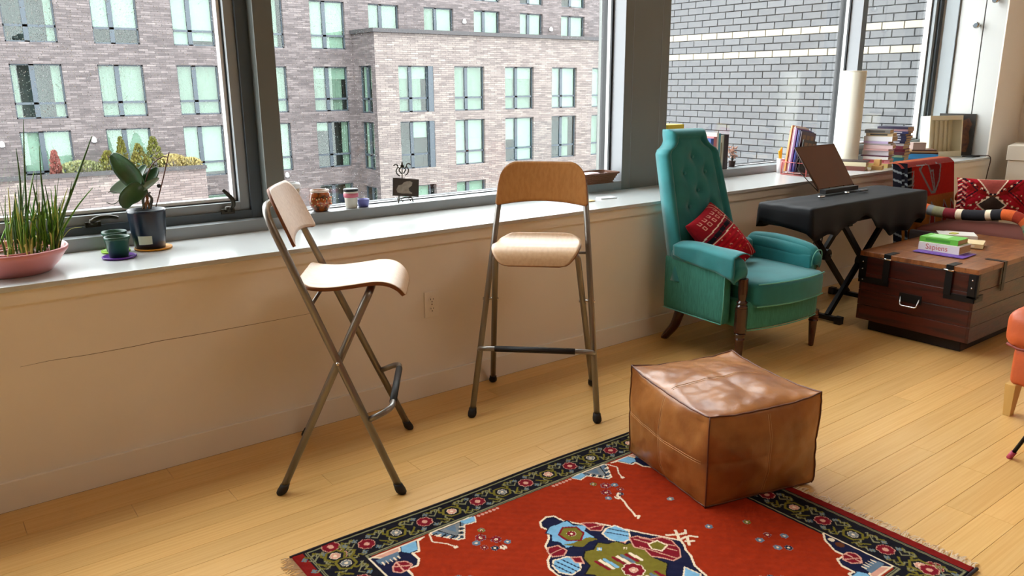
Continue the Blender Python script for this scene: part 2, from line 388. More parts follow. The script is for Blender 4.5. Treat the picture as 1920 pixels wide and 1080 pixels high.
# ================================================================== OUTSIDE: apartment building
def E(x, y, z): return Vector((x*1.2, (y+W)*1.2-W, (z-1.35)*1.2+1.35))
def brickmat(name, cols, sc=1.0, mortar=rgb(60,54,54)):
    m = bpy.data.materials.new(name); m.use_nodes = True; N = m.node_tree.nodes; L = m.node_tree.links; b = N['Principled BSDF']
    b.inputs['Roughness'].default_value = .85
    tc = N.new('ShaderNodeTexCoord'); sp = N.new('ShaderNodeSeparateXYZ'); L.new(tc.outputs['Object'], sp.inputs[0])
    ad = N.new('ShaderNodeMath'); ad.operation = 'ADD'; L.new(sp.outputs[0], ad.inputs[0]); L.new(sp.outputs[1], ad.inputs[1])
    cb = N.new('ShaderNodeCombineXYZ'); L.new(ad.outputs[0], cb.inputs[0]); L.new(sp.outputs[2], cb.inputs[1])
    br = N.new('ShaderNodeTexBrick'); br.inputs['Scale'].default_value = 1; br.inputs['Brick Width'].default_value = .42*sc; br.inputs['Row Height'].default_value = .095*sc
    br.inputs['Mortar Size'].default_value = .008; br.inputs['Bias'].default_value = -.1; br.offset = .37
    br.inputs['Color1'].default_value = (0,0,0,1); br.inputs['Color2'].default_value = (1,1,1,1); br.inputs['Mortar'].default_value = (.2,.2,.2,1)
    L.new(cb.outputs[0], br.inputs['Vector'])
    nz = N.new('ShaderNodeTexNoise'); nz.inputs['Scale'].default_value = .35; L.new(tc.outputs['Object'], nz.inputs['Vector'])
    mp = N.new('ShaderNodeMapping'); mp.inputs['Scale'].default_value = (1.2, 9, 1); L.new(cb.outputs[0], mp.inputs[0])
    n2 = N.new('ShaderNodeTexNoise'); n2.inputs['Scale'].default_value = 1.1; n2.inputs['Detail'].default_value = 3; L.new(mp.outputs[0], n2.inputs['Vector'])
    a1 = N.new('ShaderNodeMath'); a1.operation = 'MULTIPLY_ADD'; a1.inputs[1].default_value = .55; L.new(br.outputs['Color'], a1.inputs[0])
    a2 = N.new('ShaderNodeMath'); a2.operation = 'MULTIPLY_ADD'; a2.inputs[1].default_value = 1.0; a2.inputs[2].default_value = -.28; L.new(n2.outputs['Fac'], a2.inputs[0]); L.new(a2.outputs[0], a1.inputs[2])
    rp = N.new('ShaderNodeValToRGB'); rp.color_ramp.interpolation = 'LINEAR'; els = rp.color_ramp.elements
    els[0].position = 0; els[0].color = (*cols[0],1); els[1].position = 1; els[1].color = (*cols[-1],1)
    for i, c in enumerate(cols[1:-1]): e = els.new((i+1)/(len(cols)-1)); e.color = (*c,1)
    L.new(a1.outputs[0], rp.inputs[0])
    mx = N.new('ShaderNodeMix'); mx.data_type = 'RGBA'; L.new(br.outputs['Fac'], mx.inputs[0]); L.new(rp.outputs[0], mx.inputs[6]); mx.inputs[7].default_value = (*mortar,1)
    L.new(mx.outputs[2], b.inputs['Base Color']); return m
M_bk_dark = brickmat('dark_brown_brick', [rgb(62,56,57), rgb(80,73,73), rgb(97,89,89), rgb(126,118,115)])
M_bk_light = brickmat('pale_pink_brick', [rgb(82,74,72), rgb(104,95,92), rgb(118,109,104), rgb(148,139,130)], 1.1)
M_bk_ter = brickmat('pale_mixed_brick', [rgb(82,72,70), rgb(104,92,90), rgb(120,108,104), rgb(150,140,132)], 1.1)
M_fr = mat('far_window_frame', rgb(52,62,70), .5)
M_fpane = glassmat('far_window_glass', (.86,.93,.90), 1.5)
M_blind = mat('mint_white_blind', rgb(134,146,135), .8)
M_curt = mat('pale_green_curtain', rgb(112,122,112), .9, var=.18, scale=1.2, stretch=(14,1,.1))
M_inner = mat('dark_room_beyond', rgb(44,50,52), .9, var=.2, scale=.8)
M_cop = mat('dark_coping', rgb(52,50,52), .7)
bld = thing('apartment_building', 'long dark brown brick apartment building across the courtyard', 'building', E(15, 30, -6))
def bpart(o): o.matrix_parent_inverse = Matrix.Translation(-Vector(bld.location)); return o
def wallgrid(xs, zs, holes, y, yb, root, m, name='wall', conv=E):
    # front wall made of panels around window openings, with real reveals
    bm = bmesh.new(); xs = sorted(set(xs)); zs = sorted(set(zs))
    def q(a, b, c, d): bm.faces.new([bm.verts.new(conv(*p)) for p in (a,b,c,d)])
    def inhole(x, z): return any(h[0] < x < h[1] and h[2] < z < h[3] for h in holes)
    for a, b in zip(xs, xs[1:]):
        for c, d in zip(zs, zs[1:]):
            if not inhole((a+b)/2, (c+d)/2): q((a,y,c),(b,y,c),(b,y,d),(a,y,d))
    for a, b, c, d in holes:
        q((a,y,c),(a,y,d),(a,yb,d),(a,yb,c)); q((b,y,c),(b,yb,c),(b,yb,d),(b,y,d)); q((a,y,c),(a,yb,c),(b,yb,c),(b,y,c)); q((a,y,d),(b,y,d),(b,yb,d),(a,yb,d))
    return obj(name, bm, m, root)
def rel(o, root):
    for v in o.data.vertices: v.co -= Vector(root.location)
    return o
MYF, MYB = 30.0, 28.0
cols_main = [(.7,2.3),(3.43,5.04),(6.19,7.75),(8.95,10.52),(11.75,13.35),(14.52,16.12),(17.26,18.78),(20.10,21.72),(22.90,24.45),(25.71,27.2),(28.45,30.1),(31.2,32.8)]
rows_main = [(7.75,7.8),(5.25,7.2),(2.86,4.82),(.26,2.13),(-2.17,-.18),(-5.0,-2.92)]
holes = [(a,b,c,d) for a,b in cols_main for c,d in rows_main]
xs = [-14, 36]+[v for h in cols_main for v in h]; zs = [-8, 8.0]+[v for h in rows_main for v in h]
rel(wallgrid(xs, zs, holes, MYF, MYF+.22, bld, M_bk_dark), bld)
cols_blk = [(17.52,19.28),(20.39,22.05),(23.25,25.0),(26.15,27.8),(28.86,30.5)]
rows_blk = [(.2,2.16),(-2.27,-.2),(-5.1,-3.03)]
hb = [(a,b,c,d) for a,b in cols_blk for c,d in rows_blk]
xs = [16.42, 34]+[v for h in cols_blk for v in h]; zs = [-8, 3.5]+[v for h in rows_blk for v in h]
rel(wallgrid(xs, zs, hb, MYB, MYB+.22, bld, M_bk_light, 'front_wall'), bld)['label'] = 'paler projecting front wall'
# return side of the projecting block, seen edge-on, with slim windows
cs = lambda u, w_, z: E(16.42 + (w_-0), 30-u, z)
hr = [(.45,1.62,.18,2.16),(.45,1.62,-2.27,-.2),(.45,1.62,-5.1,-3.03)]
rel(wallgrid([0,.45,1.62,2.0], sorted(set([-8,3.5]+[v for h in hr for v in h[2:]])), hr, 0, .2, bld, M_bk_dark, 'side_wall', cs), bld)
bm = bmesh.new(); p = [E(16.3,27.85,3.5), E(34,30,3.66)]; bx(bm, p[0], p[1]); rel(obj('terrace_slab', bm, M_cop, bld), bld)
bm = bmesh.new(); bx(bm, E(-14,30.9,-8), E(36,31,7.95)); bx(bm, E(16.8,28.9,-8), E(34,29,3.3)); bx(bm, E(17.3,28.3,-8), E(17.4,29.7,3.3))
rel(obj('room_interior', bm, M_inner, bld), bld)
bm = bmesh.new(); bx(bm, E(-14,30,8.0), E(36,40,8.2)); rel(obj('roof', bm, M_cop, bld), bld)
def farwin(x0, x1, z0, z1, y, spec, split=.42, trans=.3, conv=E):
    """frame part with panes, blinds and curtains as sub-parts"""
    fw = .05; yy = y+.12
    def bb(bm, a, b):
        ps = [conv(x, q, z) for x in (a[0], b[0]) for q in (a[1], b[1]) for z in (a[2], b[2])]
        lo = Vector([min(p[i] for p in ps) for i in range(3)]) - L0; hi = Vector([max(p[i] for p in ps) for i in range(3)]) - L0
        return bx(bm, lo, hi)
    L0 = Vector(bld.location)
    xm = x0+(x1-x0)*split; zt = z0+(z1-z0)*trans
    bm = bmesh.new()
    for a, b in (((x0,z0),(x0+fw,z1)),((x1-fw,z0),(x1,z1)),((x0,z0),(x1,z0+fw)),((x0,z1-fw),(x1,z1)),((xm-.08,z0),(xm+.08,z1))):
        bb(bm, (a[0],yy,a[1]), (b[0],yy+.08,b[1]))
    if trans: bb(bm, (x0,yy,zt-.04), (x1,yy+.08,zt+.04))
    f = obj('window', bm, M_fr, bld)
    for (a, b) in ((x0+fw, xm-.08), (xm+.08, x1-fw)):
        bm = bmesh.new(); bb(bm, (a,yy+.03,z0+fw), (b,yy+.04,z1-fw)); obj('pane', bm, M_fpane, f)
    for (a, b), s in zip(((x0+fw, xm-.08), (xm+.08, x1-fw)), spec):
        kind, amt = s
        if kind == 'b' and amt > 0:
            bm = bmesh.new(); bb(bm, (a,yy+.12,z1-(z1-z0)*amt), (b,yy+.14,z1)); obj('blind', bm, M_blind, f)
        elif kind == 'c':
            bm = bmesh.new(); bb(bm, (a,yy+.12,z0), (a+(b-a)*amt,yy+.16,z1)); obj('curtain', bm, M_curt, f)
        elif kind == 'r':
            bm = bmesh.new(); bb(bm, (b-(b-a)*amt,yy+.12,z0), (b,yy+.16,z1)); obj('curtain', bm, M_curt, f)
        elif kind == 'm':
            bm = bmesh.new(); bb(bm, (a,yy+.12,z1-(z1-z0)*.28), (b,yy+.14,z1)); obj('blind', bm, M_blind, f)
            bm = bmesh.new(); bb(bm, (a,yy+.15,z0), (a+(b-a)*amt,yy+.2,z1)); obj('curtain', bm, M_curt, f)
specs = {  # (col,row) for the main wall
 (1,2):[('n',0),('r',.3)], (2,2):[('b',.7),('b',.72)], (3,2):[('b',1),('b',.9)], (4,2):[('n',0),('c',.8)], (5,2):[('b',1),('b',1)],
 (1,3):[('c',.3),('r',.35)], (2,3):[('c',1),('c',1)], (3,3):[('c',1),('c',1)], (4,3):[('n',0),('r',.6)], (5,3):[('m',1),('m',.8)],
 (1,4):[('b',.75),('b',.85)], (2,4):[('b',1),('b',.9)], (3,4):[('b',1),('b',.92)], (4,4):[('b',1),('b',1)], (5,4):[('b',.2),('r',.35)],
 (5,5):[('n',0),('r',.3)], (6,2):[('b',1),('b',1)], (7,2):[('c',1),('b',1)], (8,2):[('b',1),('b',1)], (9,2):[('b',.5),('b',1)], (10,2):[('b',1),('b',1)],
 (8,1):[('b',1),('b',1)], (9,1):[('b',.6),('b',1)], (10,1):[('n',0),('b',1)]}
for i, (a, b) in enumerate(cols_main):
    for j, (c, d) in enumerate(rows_main):
        if j == 0 or (i >= 6 and j >= 3) or (i in (0, 11)) : continue
        farwin(a, b, c, d, MYF, specs.get((i,j), [('b', random.choice([1,.6,.8])), ('b', random.choice([1,.9,.5]))]), trans=.28 if not (i >= 6 and j == 2) else .0)
sb = {(0,0):[('m',1),('m',.7)], (0,1):[('n',0),('b',.35)], (1,0):[('c',1),('c',1)], (1,1):[('b',1),('b',1)], (2,0):[('m',1),('m',1)], (2,1):[('b',.5),('b',1)],
      (3,0):[('b',1),('b',1)], (3,1):[('n',0),('c',.6)], (4,0):[('b',1),('c',.7)], (4,1):[('c',1),('c',1)], (1,2):[('b',1),('b',1)], (0,2):[('b',1),('b',1)]}
for i, (a, b) in enumerate(cols_blk):
    for j, (c, d) in enumerate(rows_blk):
        farwin(a, b-(.26 if i == 0 else 0), c, d, MYB, sb.get((i,j), [('b',1),('b',1)]))
def cS(x, y, z): return E(16.42 + y, 30-x, z)
for h_, s in zip(hr, ([('b',1),('b',.5)], [('b',1),('b',1)], [('n',0),('b',1)])): farwin(h_[0], h_[1], h_[2], h_[3], 0, s, split=.5, conv=cS)
bm = bmesh.new(); bx(bm, E(19.02,28.02,-2.27)-Vector(bld.location), E(19.28,28.1,2.16)-Vector(bld.location)); bx(bm, E(17.52,28.02,-.2)-Vector(bld.location), E(19.28,28.1,.2)-Vector(bld.location))
obj('panel', bm, M_fr, bld, label='dark blue metal panel framing the bay')
for x, z in ((2.85,-.58),(5.75,-.55),(22.3,4.27),(27.7,4.1),(13.0,-2.35),(10.9,-2.3)):
    bm = bmesh.new(); lathe(bm, [(.05,-.12),(.11,-.08),(.09,.06),(.03,.14)], 10, E(x,29.93,z)-Vector(bld.location), capt=True); obj('wall_light', bm, M_white, bld, smooth=True)
# lower terrace wing at left
ter = thing('terrace_wing', 'low pale brick wing with a planted terrace in front of the dark building', 'building', E(4, 28, -8))
T0 = Vector(ter.location)
ht = [(3.72,5.1,-4.2,-2.95),(7.42,7.95,-4.2,-2.97)]
rel(wallgrid([-14,9.07]+[v for h in ht for v in h[:2]], [-8,-1.62,-4.2,-2.95,-2.97], ht, MYB, MYB+.2, ter, M_bk_ter), ter)
bm = bmesh.new(); bx(bm, E(-14,27.9,-1.66)-T0, E(9.1,28.3,-1.54)-T0); obj('coping', bm, M_cop, ter)
bm = bmesh.new(); bx(bm, E(-14,28.3,-2.3)-T0, E(9.07,29.98,-2.2)-T0); obj('terrace_floor', bm, M_cop, ter)
bm = bmesh.new(); bx(bm, E(9.0,28.001,-8)-T0, E(9.07,29.98,-1.62)-T0); obj('end_wall', bm, M_bk_ter, ter)
for h_ in ht:
    bm = bmesh.new(); bx(bm, E(h_[0],28.15,h_[2])-T0, E(h_[1],28.2,h_[3])-T0); obj('window', bm, M_blind, ter)
struct('ground_yard', box((-30, 1.5, -9), (60, 60, -8.5)), cm((70,68,64), .9), 'paved courtyard ground far below', 'ground')
# shrubs on the terrace
def shrub(x, h_, w_, colr, label, cat, cone=True, name='evergreen_shrub', base=-2.2, y=28.9, grp=None):
    s = thing(name, label, cat, E(x, y, base)); hh = h_*1.2; ww = w_*1.2
    bm = bmesh.new(); lathe(bm, [(ww*.4,0),(ww*.5,.55),(ww*.45,.55),(ww*.4,.5)], 12, capt=True); obj('pot', bm, cm((70,66,62), .8), s)
    bm = bmesh.new(); rnd = random.Random(hash(round(x*100)))
    for k in range(520):
        t = rnd.random()**.8; z = .5+t*(hh-.5)
        r = ww*.5*((1-t)**.75*.95+.05) if cone else ww*.5*math.sqrt(max(0, 1-(2*t-1)**2))
        a = rnd.uniform(0, 2*PI); r *= rnd.uniform(.55, 1.1); c = Vector((r*math.cos(a), r*math.sin(a), z)); l = .13
        d = Vector((math.cos(a)*.5+rnd.uniform(-.5,.5), math.sin(a)*.5+rnd.uniform(-.5,.5), 1.0)).normalized()*l; sd = d.orthogonal().normalized()*l*.5
        bm.faces.new([bm.verts.new(c), bm.verts.new(c+d*.5+sd), bm.verts.new(c+d), bm.verts.new(c+d*.5-sd)])
    obj('foliage', bm, mat('leaf_%d_%d_%d' % colr, rgb(*colr), .8, var=.35, scale=3), s)
shrub(5.95, 1.25, .95, (92,88,24), 'roundish olive shrub at the left of the terrace cone shrubs', 'shrub')
shrub(6.42, 1.72, .5, (88,86,22), 'tallest thin cone shrub just left of the orchid leaf', 'shrub')
shrub(6.98, 1.45, .75, (92,88,26), 'cone shrub directly behind the orchid', 'shrub')
shrub(7.52, 1.68, .8, (84,86,24), 'broad cone shrub right of the orchid leaf', 'shrub')
shrub(5.05, .95, 1.3, (110,114,74), 'low pale green bush at the left on the terrace', 'shrub', False, 'low_bush')
shrub(8.15, 1.0, 1.0, (150,136,84), 'yellow flowering bush behind the orchid stake', 'shrub', False, 'yellow_bush')
shrub(8.75, .85, .8, (152,138,86), 'yellow flowering bush nearest the end of the terrace', 'shrub', False, 'yellow_bush')
shrub(4.25, 1.35, .4, (128,74,66), 'thin reddish plant on the terrace behind the chives', 'plant', True, 'red_plant')

# ================================================================== OUTSIDE: grey brick wing
GX = 8.4; RH = .08; BLN = .2385
gw = thing('grey_brick_wall', 'grey glazed brick wing wall with two white brick courses', 'wall', (GX, 1.0, -8.5))
G0 = Vector(gw.location)
obj('mortar', box(Vector((GX+.012,.72,-8.5))-G0, Vector((GX+.3,4.98,5.2))-G0), cm((44,44,46), .9), gw)
M_gb = mat('grey_brick', rgb(76,77,79), .5, col2=rgb(66,67,70), var=.1, scale=14, objrand=.14, bump=.08, bscale=40)
M_wb = mat('white_brick', rgb(140,132,116), .5, var=.05, scale=14, objrand=.05)
cells = []
for k in range(-9, 110):
    zc = 1.927-.08*k
    if zc < -8.4: break
    ph = 4.564 if k % 2 == 0 else 4.448
    n0 = int((ph-.74)/BLN)+1
    for n in range(-2, n0+1):
        y1 = ph - n*BLN; y0 = y1-BLN
        a, b = max(y0+.006, .72), min(y1-.006, 4.98)
        if b-a < .03: continue
        cells.append((k, zc, a, b))
vis = [c for c in cells if .42 < c[1] < 2.45 and 1.0 < c[3] and c[2] < 4.7]
vis.sort(key=lambda c: c[2]); vis = set(vis[:296]); pmb = {}
bmr = bmesh.new(); bmw = bmesh.new()
for c in cells:
    k, zc, a, b = c
    if c in vis:
        key = round(b-a, 3)
        if key not in pmb:
            bm = box((-.008,-(b-a)/2,-.035), (.014,(b-a)/2,.035)); bmesh.ops.bevel(bm, geom=[e for e in bm.edges if all(v.co.x < 0 for v in e.verts)], offset=.002, segments=1, affect='EDGES')
            me = bpy.data.meshes.new('brick'); bm.to_mesh(me); bm.free(); pmb[key] = me; me.materials.append(M_gb)
            me2 = me.copy(); me2.materials.clear(); me2.materials.append(M_wb); pmb[(key,'w')] = me2
        wh = k in (0, 3)
        o = bpy.data.objects.new('brick', pmb[(key,'w')] if wh else pmb[key]); o.location = Vector((GX+random.uniform(-.001,.0015), (a+b)/2, zc))-G0; link(o, gw)
        if wh: o['label'] = 'white brick'
    else:
        bx(bmw if k in (0,3) else bmr, Vector((GX-.008,a,zc-.035))-G0, Vector((GX+.014,b,zc+.035))-G0)
o = obj('brick', bmr, M_gb, gw); o['kind'] = 'stuff'
if len(bmw.verts): o = obj('brick', bmw, M_wb, gw); o['kind'] = 'stuff'

# ================================================================== BAR STOOLS
def bar_stool(label, loc, rz, backmat=None):
    t = thing('bar_stool', label, 'stool', loc, rz, 'folding bar stools')
    r = .0125; ft = .03
    # frame carrying the backrest: front feet up to the back, one bent tube
    A = lambda z, w: Vector((.205-.415*z/1.0, w, z))
    def wf(z): return .262-(.262-.178)*z/.985
    def ptA(z, s): return Vector((.207-.418*z, s*wf(z), z))
    path = [ptA(ft,1), ptA(.6,1), ptA(.965,1)]
    topc = ptA(.985,0)
    loop = fillet([ptA(ft,1), ptA(.975,1), ptA(.975,-1), ptA(ft,-1)], .075, 8)
    obj('back_frame', tube(bmesh.new(), loop, r, 14), M_tube, t, smooth=True)
    def ptB(z, s): return Vector((-.207+.475*z, s*(.232-(.232-.165)*z/.70), z))
    loop = fillet([ptB(ft,1), ptB(.69,1), ptB(.69,-1), ptB(ft,-1)], .035, 8)
    obj('seat_frame', tube(bmesh.new(), loop, r, 14), M_tube, t, smooth=True)
    for P in (ptA, ptB):
        for s in (1, -1):
            bm = bmesh.new(); c = P(0, s); c2 = P(ft+.012, s)
            lathe(bm, [(.006,.0),(.013,.001),(.018,.008),(.0185,.018),(.0165,.028),(.0155,.036)], 16, (c.x, c.y, 0), capt=True)
            for v in bm.verts: v.co.x += (c2.x-c.x)*v.co.z/(ft+.012); v.co.y += (c2.y-c.y)*v.co.z/(ft+.012)
            obj('rubber_foot', bm, M_rubber, t, smooth=True)
    for s in (1, -1):      # pivot bolts
        z = .464; a = ptA(z, s); b = ptB(z, s)
        obj('pivot', tube(bmesh.new(), [a+Vector((0,.016*s,0)), b-Vector((0,.016*s,0))], .006, 10), M_chrome, t, smooth=True)
    # foot rest
    z = .262; a = ptA(z, 1); b = ptA(z, -1); o = Vector((.085,0,.035))
    pth = fillet([a, a+o*.98+Vector((0,-.012,0)), b+o*.98+Vector((0,.012,0)), b], .045, 8)
    fr = obj('foot_rest', tube(bmesh.new(), pth, .0105, 12), M_tube, t, smooth=True)
    obj('grip_sleeve', tube(bmesh.new(), [Vector((a.x+o.x*.98, y, z+o.z*.98)) for y in (.165, -.165)], .0125, 12), M_rubber, fr, smooth=True)
    # rear support rod of the seat
    zz = .655; a = ptA(zz, 1); b = ptA(zz, -1)
    obj('seat_rod', tube(bmesh.new(), [a, b], .006, 10), M_tube, t, smooth=True)
    # moulded plywood seat
    def prof(u):      # u 0 rear .. 1 front -> (x, z)
        pts = [(-.118,.726),(-.095,.712),(-.065,.704),(-.01,.702),(.06,.709),(.135,.718),(.182,.712),(.214,.690),(.232,.658)]
        k = u*(len(pts)-1); i = min(int(k), len(pts)-2); f = k-i
        p0 = pts[max(i-1,0)]; p1 = pts[i]; p2 = pts[i+1]; p3 = pts[min(i+2,len(pts)-1)]
        return [.5*((2*p1[q])+(-p0[q]+p2[q])*f+(2*p0[q]-5*p1[q]+4*p2[q]-p3[q])*f*f+(-p0[q]+3*p1[q]-3*p2[q]+p3[q])*f**3) for q in (0,1)]
    def seat(u, v):
        x, z = prof(u); hw = .166 + .012*math.sin(PI*u)
        for e in (u, 1-u):
            if e < .30: hw *= .60+.40*math.sqrt(max(0, 1-((.30-e)/.30)**2))
        return (x, (v*2-1)*hw, z)
    obj('seat', sheet(bmesh.new(), seat, 40, 26, .012, 0, 1, 1), [M_ply, M_plye], t, smooth=True)
    def back(u, v):   # u across, v up
        s = u*2-1; w = .199; zb = .846+.020*(1-s*s); zt = 1.026
        if abs(s) > .60: zt -= .095*(1-math.sqrt(max(0, 1-((abs(s)-.60)/.40)**2)))
        if abs(s) > .93: zb += .012*((abs(s)-.93)/.07)**2
        z = zb+(zt-zb)*v; x = .207-.418*z+.040-.020*(1-s*s)
        return (x+.002, s*w*(1-.04*v), z)
    obj('backrest', sheet(bmesh.new(), back, 48, 16, .010, 0, 1, 0), [backmat or M_ply, M_plye], t, smooth=True, label='brown backrest with shade painted into its veneer' if backmat else None)
    return t
s1 = bar_stool('folding bar stool seen from its side, nearest the left window, grey tube frame', (1.151, -.357, 0), math.radians(-33.2))
s2 = bar_stool('folding bar stool facing the camera near the column, back toward the window', (2.064, -.343, 0), math.radians(-134.4), mat('painted_shade_veneer', rgb(176,122,64), .4, col2=rgb(160,106,52), var=.05, scale=6, stretch=(14,14,.8)))  # shade on this backrest's room side is painted in as a darker veneer

# ================================================================== WOVEN PATTERNS (vertex colours of the weave only)
C = {k: lin(v) for k, v in dict(red=(146,40,11), navy=(22,24,52), black=(20,18,26), cream=(226,206,178), crim=(118,18,32), lb=(118,168,200), slate=(92,112,130),
     olive=(112,102,34), pale=(130,126,94), pink=(206,150,130), dred=(120,20,16), grey=(120,124,126), orange=(206,92,36), brown=(92,48,24), ochre=(176,112,40), white=(232,224,206), green=(70,108,84)).items()}
class Canvas:
    def __init__(s, x0, x1, y0, y1, res, base):
        s.nx = int((x1-x0)/res)+1; s.ny = int((y1-y0)/res)+1
        s.X, s.Y = np.meshgrid(np.linspace(x0,x1,s.nx), np.linspace(y0,y1,s.ny)); s.I = np.empty((s.ny,s.nx,3)); s.I[:] = base; s.x0, s.x1, s.y0, s.y1 = x0, x1, y0, y1
    def win(s, x0, x1, y0, y1):
        f = lambda v, a, b, n: int(np.clip((v-a)/(b-a)*(n-1), -1, n))
        return slice(max(0,f(y0,s.y0,s.y1,s.ny)-1), max(0,f(y1,s.y0,s.y1,s.ny)+2)), slice(max(0,f(x0,s.x0,s.x1,s.nx)-1), max(0,f(x1,s.x0,s.x1,s.nx)+2))
    def poly(s, pts, c, edge=None, ew=.003):
        P = np.array(pts); a = s.win(P[:,0].min(), P[:,0].max(), P[:,1].min(), P[:,1].max()); X = s.X[a]; Y = s.Y[a]
        if X.size == 0: return
        ins = np.zeros(X.shape, bool); n = len(P)
        for i in range(n):
            x1, y1 = P[i]; x2, y2 = P[(i+1)%n]
            if y1 == y2: continue
            ins ^= ((y1 > Y) != (y2 > Y)) & (X < (x2-x1)*(Y-y1)/(y2-y1)+x1)
        s.I[a][ins] = c
        if edge is not None: s.line(list(pts)+[pts[0]], edge, ew)
    def line(s, pts, c, w=.003):
        for (x1, y1), (x2, y2) in zip(pts, pts[1:]):
            a = s.win(min(x1,x2)-w, max(x1,x2)+w, min(y1,y2)-w, max(y1,y2)+w); X = s.X[a]; Y = s.Y[a]
            if X.size == 0: continue
            dx, dy = x2-x1, y2-y1; l2 = dx*dx+dy*dy+1e-12; t = np.clip(((X-x1)*dx+(Y-y1)*dy)/l2, 0, 1)
            s.I[a][np.hypot(X-x1-t*dx, Y-y1-t*dy) < w/2+.0007] = c
    def rect(s, x0, x1, y0, y1, c): s.poly([(x0,y0),(x1,y0),(x1,y1),(x0,y1)], c)
    def disc(s, x, y, r, c, k=1): s.poly([(x+r*math.cos(a), y+r*k*math.sin(a)) for a in np.linspace(0, 2*PI, 13)[:-1]], c)
    def flower(s, x, y, r, c, e, n=8, mid=None):
        for k in range(n):
            a = 2*PI*k/n; s.disc(x+r*.6*math.cos(a), y+r*.6*math.sin(a), r*.42, e)
        for k in range(n):
            a = 2*PI*k/n; s.disc(x+r*.6*math.cos(a), y+r*.6*math.sin(a), r*.34, c)
        s.disc(x, y, r*.34, mid or e)
    def mesh(s, name, fn, parent=None, m=None):
        me = bpy.data.meshes.new(name); n = s.nx*s.ny
        V = fn(s.X.ravel(), s.Y.ravel()).astype(np.float32)
        i = np.arange(s.ny-1)[:,None]*s.nx+np.arange(s.nx-1)[None,:]; i = i.ravel()
        Q = np.stack([i, i+1, i+s.nx+1, i+s.nx], 1).astype(np.int32)
        # border skirt closes the edges downwards to z of the base
        me.vertices.add(n); me.vertices.foreach_set('co', V.ravel()); me.loops.add(Q.size); me.polygons.add(len(Q))
        me.loops.foreach_set('vertex_index', Q.ravel()); me.polygons.foreach_set('loop_start', np.arange(len(Q), dtype=np.int32)*4)
        me.polygons.foreach_set('loop_total', np.full(len(Q), 4, np.int32)); me.update(calc_edges=True)
        ca = me.color_attributes.new('Col', 'FLOAT_COLOR', 'POINT'); ca.data.foreach_set('color', np.concatenate([s.I.reshape(-1,3), np.ones((n,1))], 1).astype(np.float32).ravel())
        me.materials.append(m or M_vc); me.polygons.foreach_set('use_smooth', [True]*len(Q))
        o = bpy.data.objects.new(name, me); link(o, parent); return o

# ---- oriental rug
RXC, RYC, HX, HY = 1.49, -1.455, .765, .625
rug = thing('oriental_rug', 'red oriental rug with navy flowered border and stepped medallion under the leather ottoman', 'rug', (RXC, RYC, 0))
cv = Canvas(-HX, HX, -HY, HY, .0027, C['red'])
cv.I *= (1+.10*np.array([[noise.noise((x*9, y*30, 0))+.6*noise.noise((x*40, y*60, 3)) for x in np.linspace(-HX,HX,cv.nx)[::3]] for y in np.linspace(-HY,HY,cv.ny)[::3]]).repeat(3,0).repeat(3,1)[:cv.ny,:cv.nx,None])
fx, fy = .575, .487           # half size of the red field
for a in ((-HX,HX,fy,HY),(-HX,HX,-HY,-fy),(-HX,-fx,-HY,HY),(fx,HX,-HY,HY)): cv.rect(*a, C['black'])
cv.rect(-HX,-.728,-HY,HY,C['dred']); cv.rect(.728,HX,-HY,HY,C['dred'])
for s in (-1, 1):
    for yy, w_ in ((HY-.012,.003),(fy+.010,.003),(fy+.002,.002)): cv.line([(-.715,s*yy),(.715,s*yy)] if yy > .6 else [(-fx-.01,s*yy),(fx+.01,s*yy)], C['pale'], w_)
    for xx in (.716,.722,fx+.010): cv.line([(s*xx,-HY+.012),(s*xx,HY-.012)] if xx > .7 else [(s*xx,-fy-.01),(s*xx,fy+.01)], C['pale'], .0028)
def motif(P, k, big):
    """one border repeat in a local frame: P(u, v) maps along, across"""
    L_ = lambda pts, c, w=.0028: cv.line([P(*p) for p in pts], c, w)
    for s in (1, -1):
        L_([(.020*s,0),(.036*s,.018),(.030*s,.036),(.046*s,.046),(.060*s,.034),(.074*s,.044)], C['olive'], .006)
        L_([(.020*s,0),(.036*s,-.018),(.030*s,-.036),(.046*s,-.046),(.060*s,-.034),(.074*s,-.044)], C['pale'], .0035)
        L_([(.034*s,.034),(.048*s,.022),(.060*s,.010),(.072*s,.022)], C['pale'], .003); L_([(.034*s,-.032),(.048*s,-.022),(.060*s,-.008)], C['olive'], .005)
        for q in (.03, .046, .06): L_([(q*s,.030),(q*s+.008,.044),(q*s+.012,.038)], C['pale'], .0026); L_([(q*s,-.030),(q*s+.008,-.044)], C['olive'], .003)
        x, y = P(.080*s, .034); cv.flower(x, y, .010, C['slate'], C['pale'], 4); x, y = P(.080*s, -.034); cv.flower(x, y, .010, C['slate'], C['pale'], 4)
    x, y = P(0, 0); cv.poly([P(-.032,0),(P(-.016,.026)),P(.016,.026),P(.032,0),P(.016,-.026),P(-.016,-.026)], C['black'], C['olive'], .006)
    cv.flower(x, y, .017, C['pink'] if k % 2 else C['grey'], C['cream'], 7)
    x, y = P(.1025, 0); cv.flower(x, y, .027, C['crim'], C['pink'], 8)
for s in (-1, 1):
    yc = s*(fy+HY)/2-s*.004
    for k in range(-4, 4): motif(lambda u, v, k=k: (-.453+.2045*(k+2)+u+.2045*0, yc+v), k, 1) if abs(-.453+.2045*(k+2)) < .70 else None
    xc = s*.648
    for k in range(-3, 3): motif(lambda u, v, k=k: (xc+v, .205*k+.09+u), k, 1) if abs(.205*k+.09) < .56 else None
    for q in (-1, 1): cv.flower(s*.648, q*.551, .027, C['crim'], C['pink'], 8)
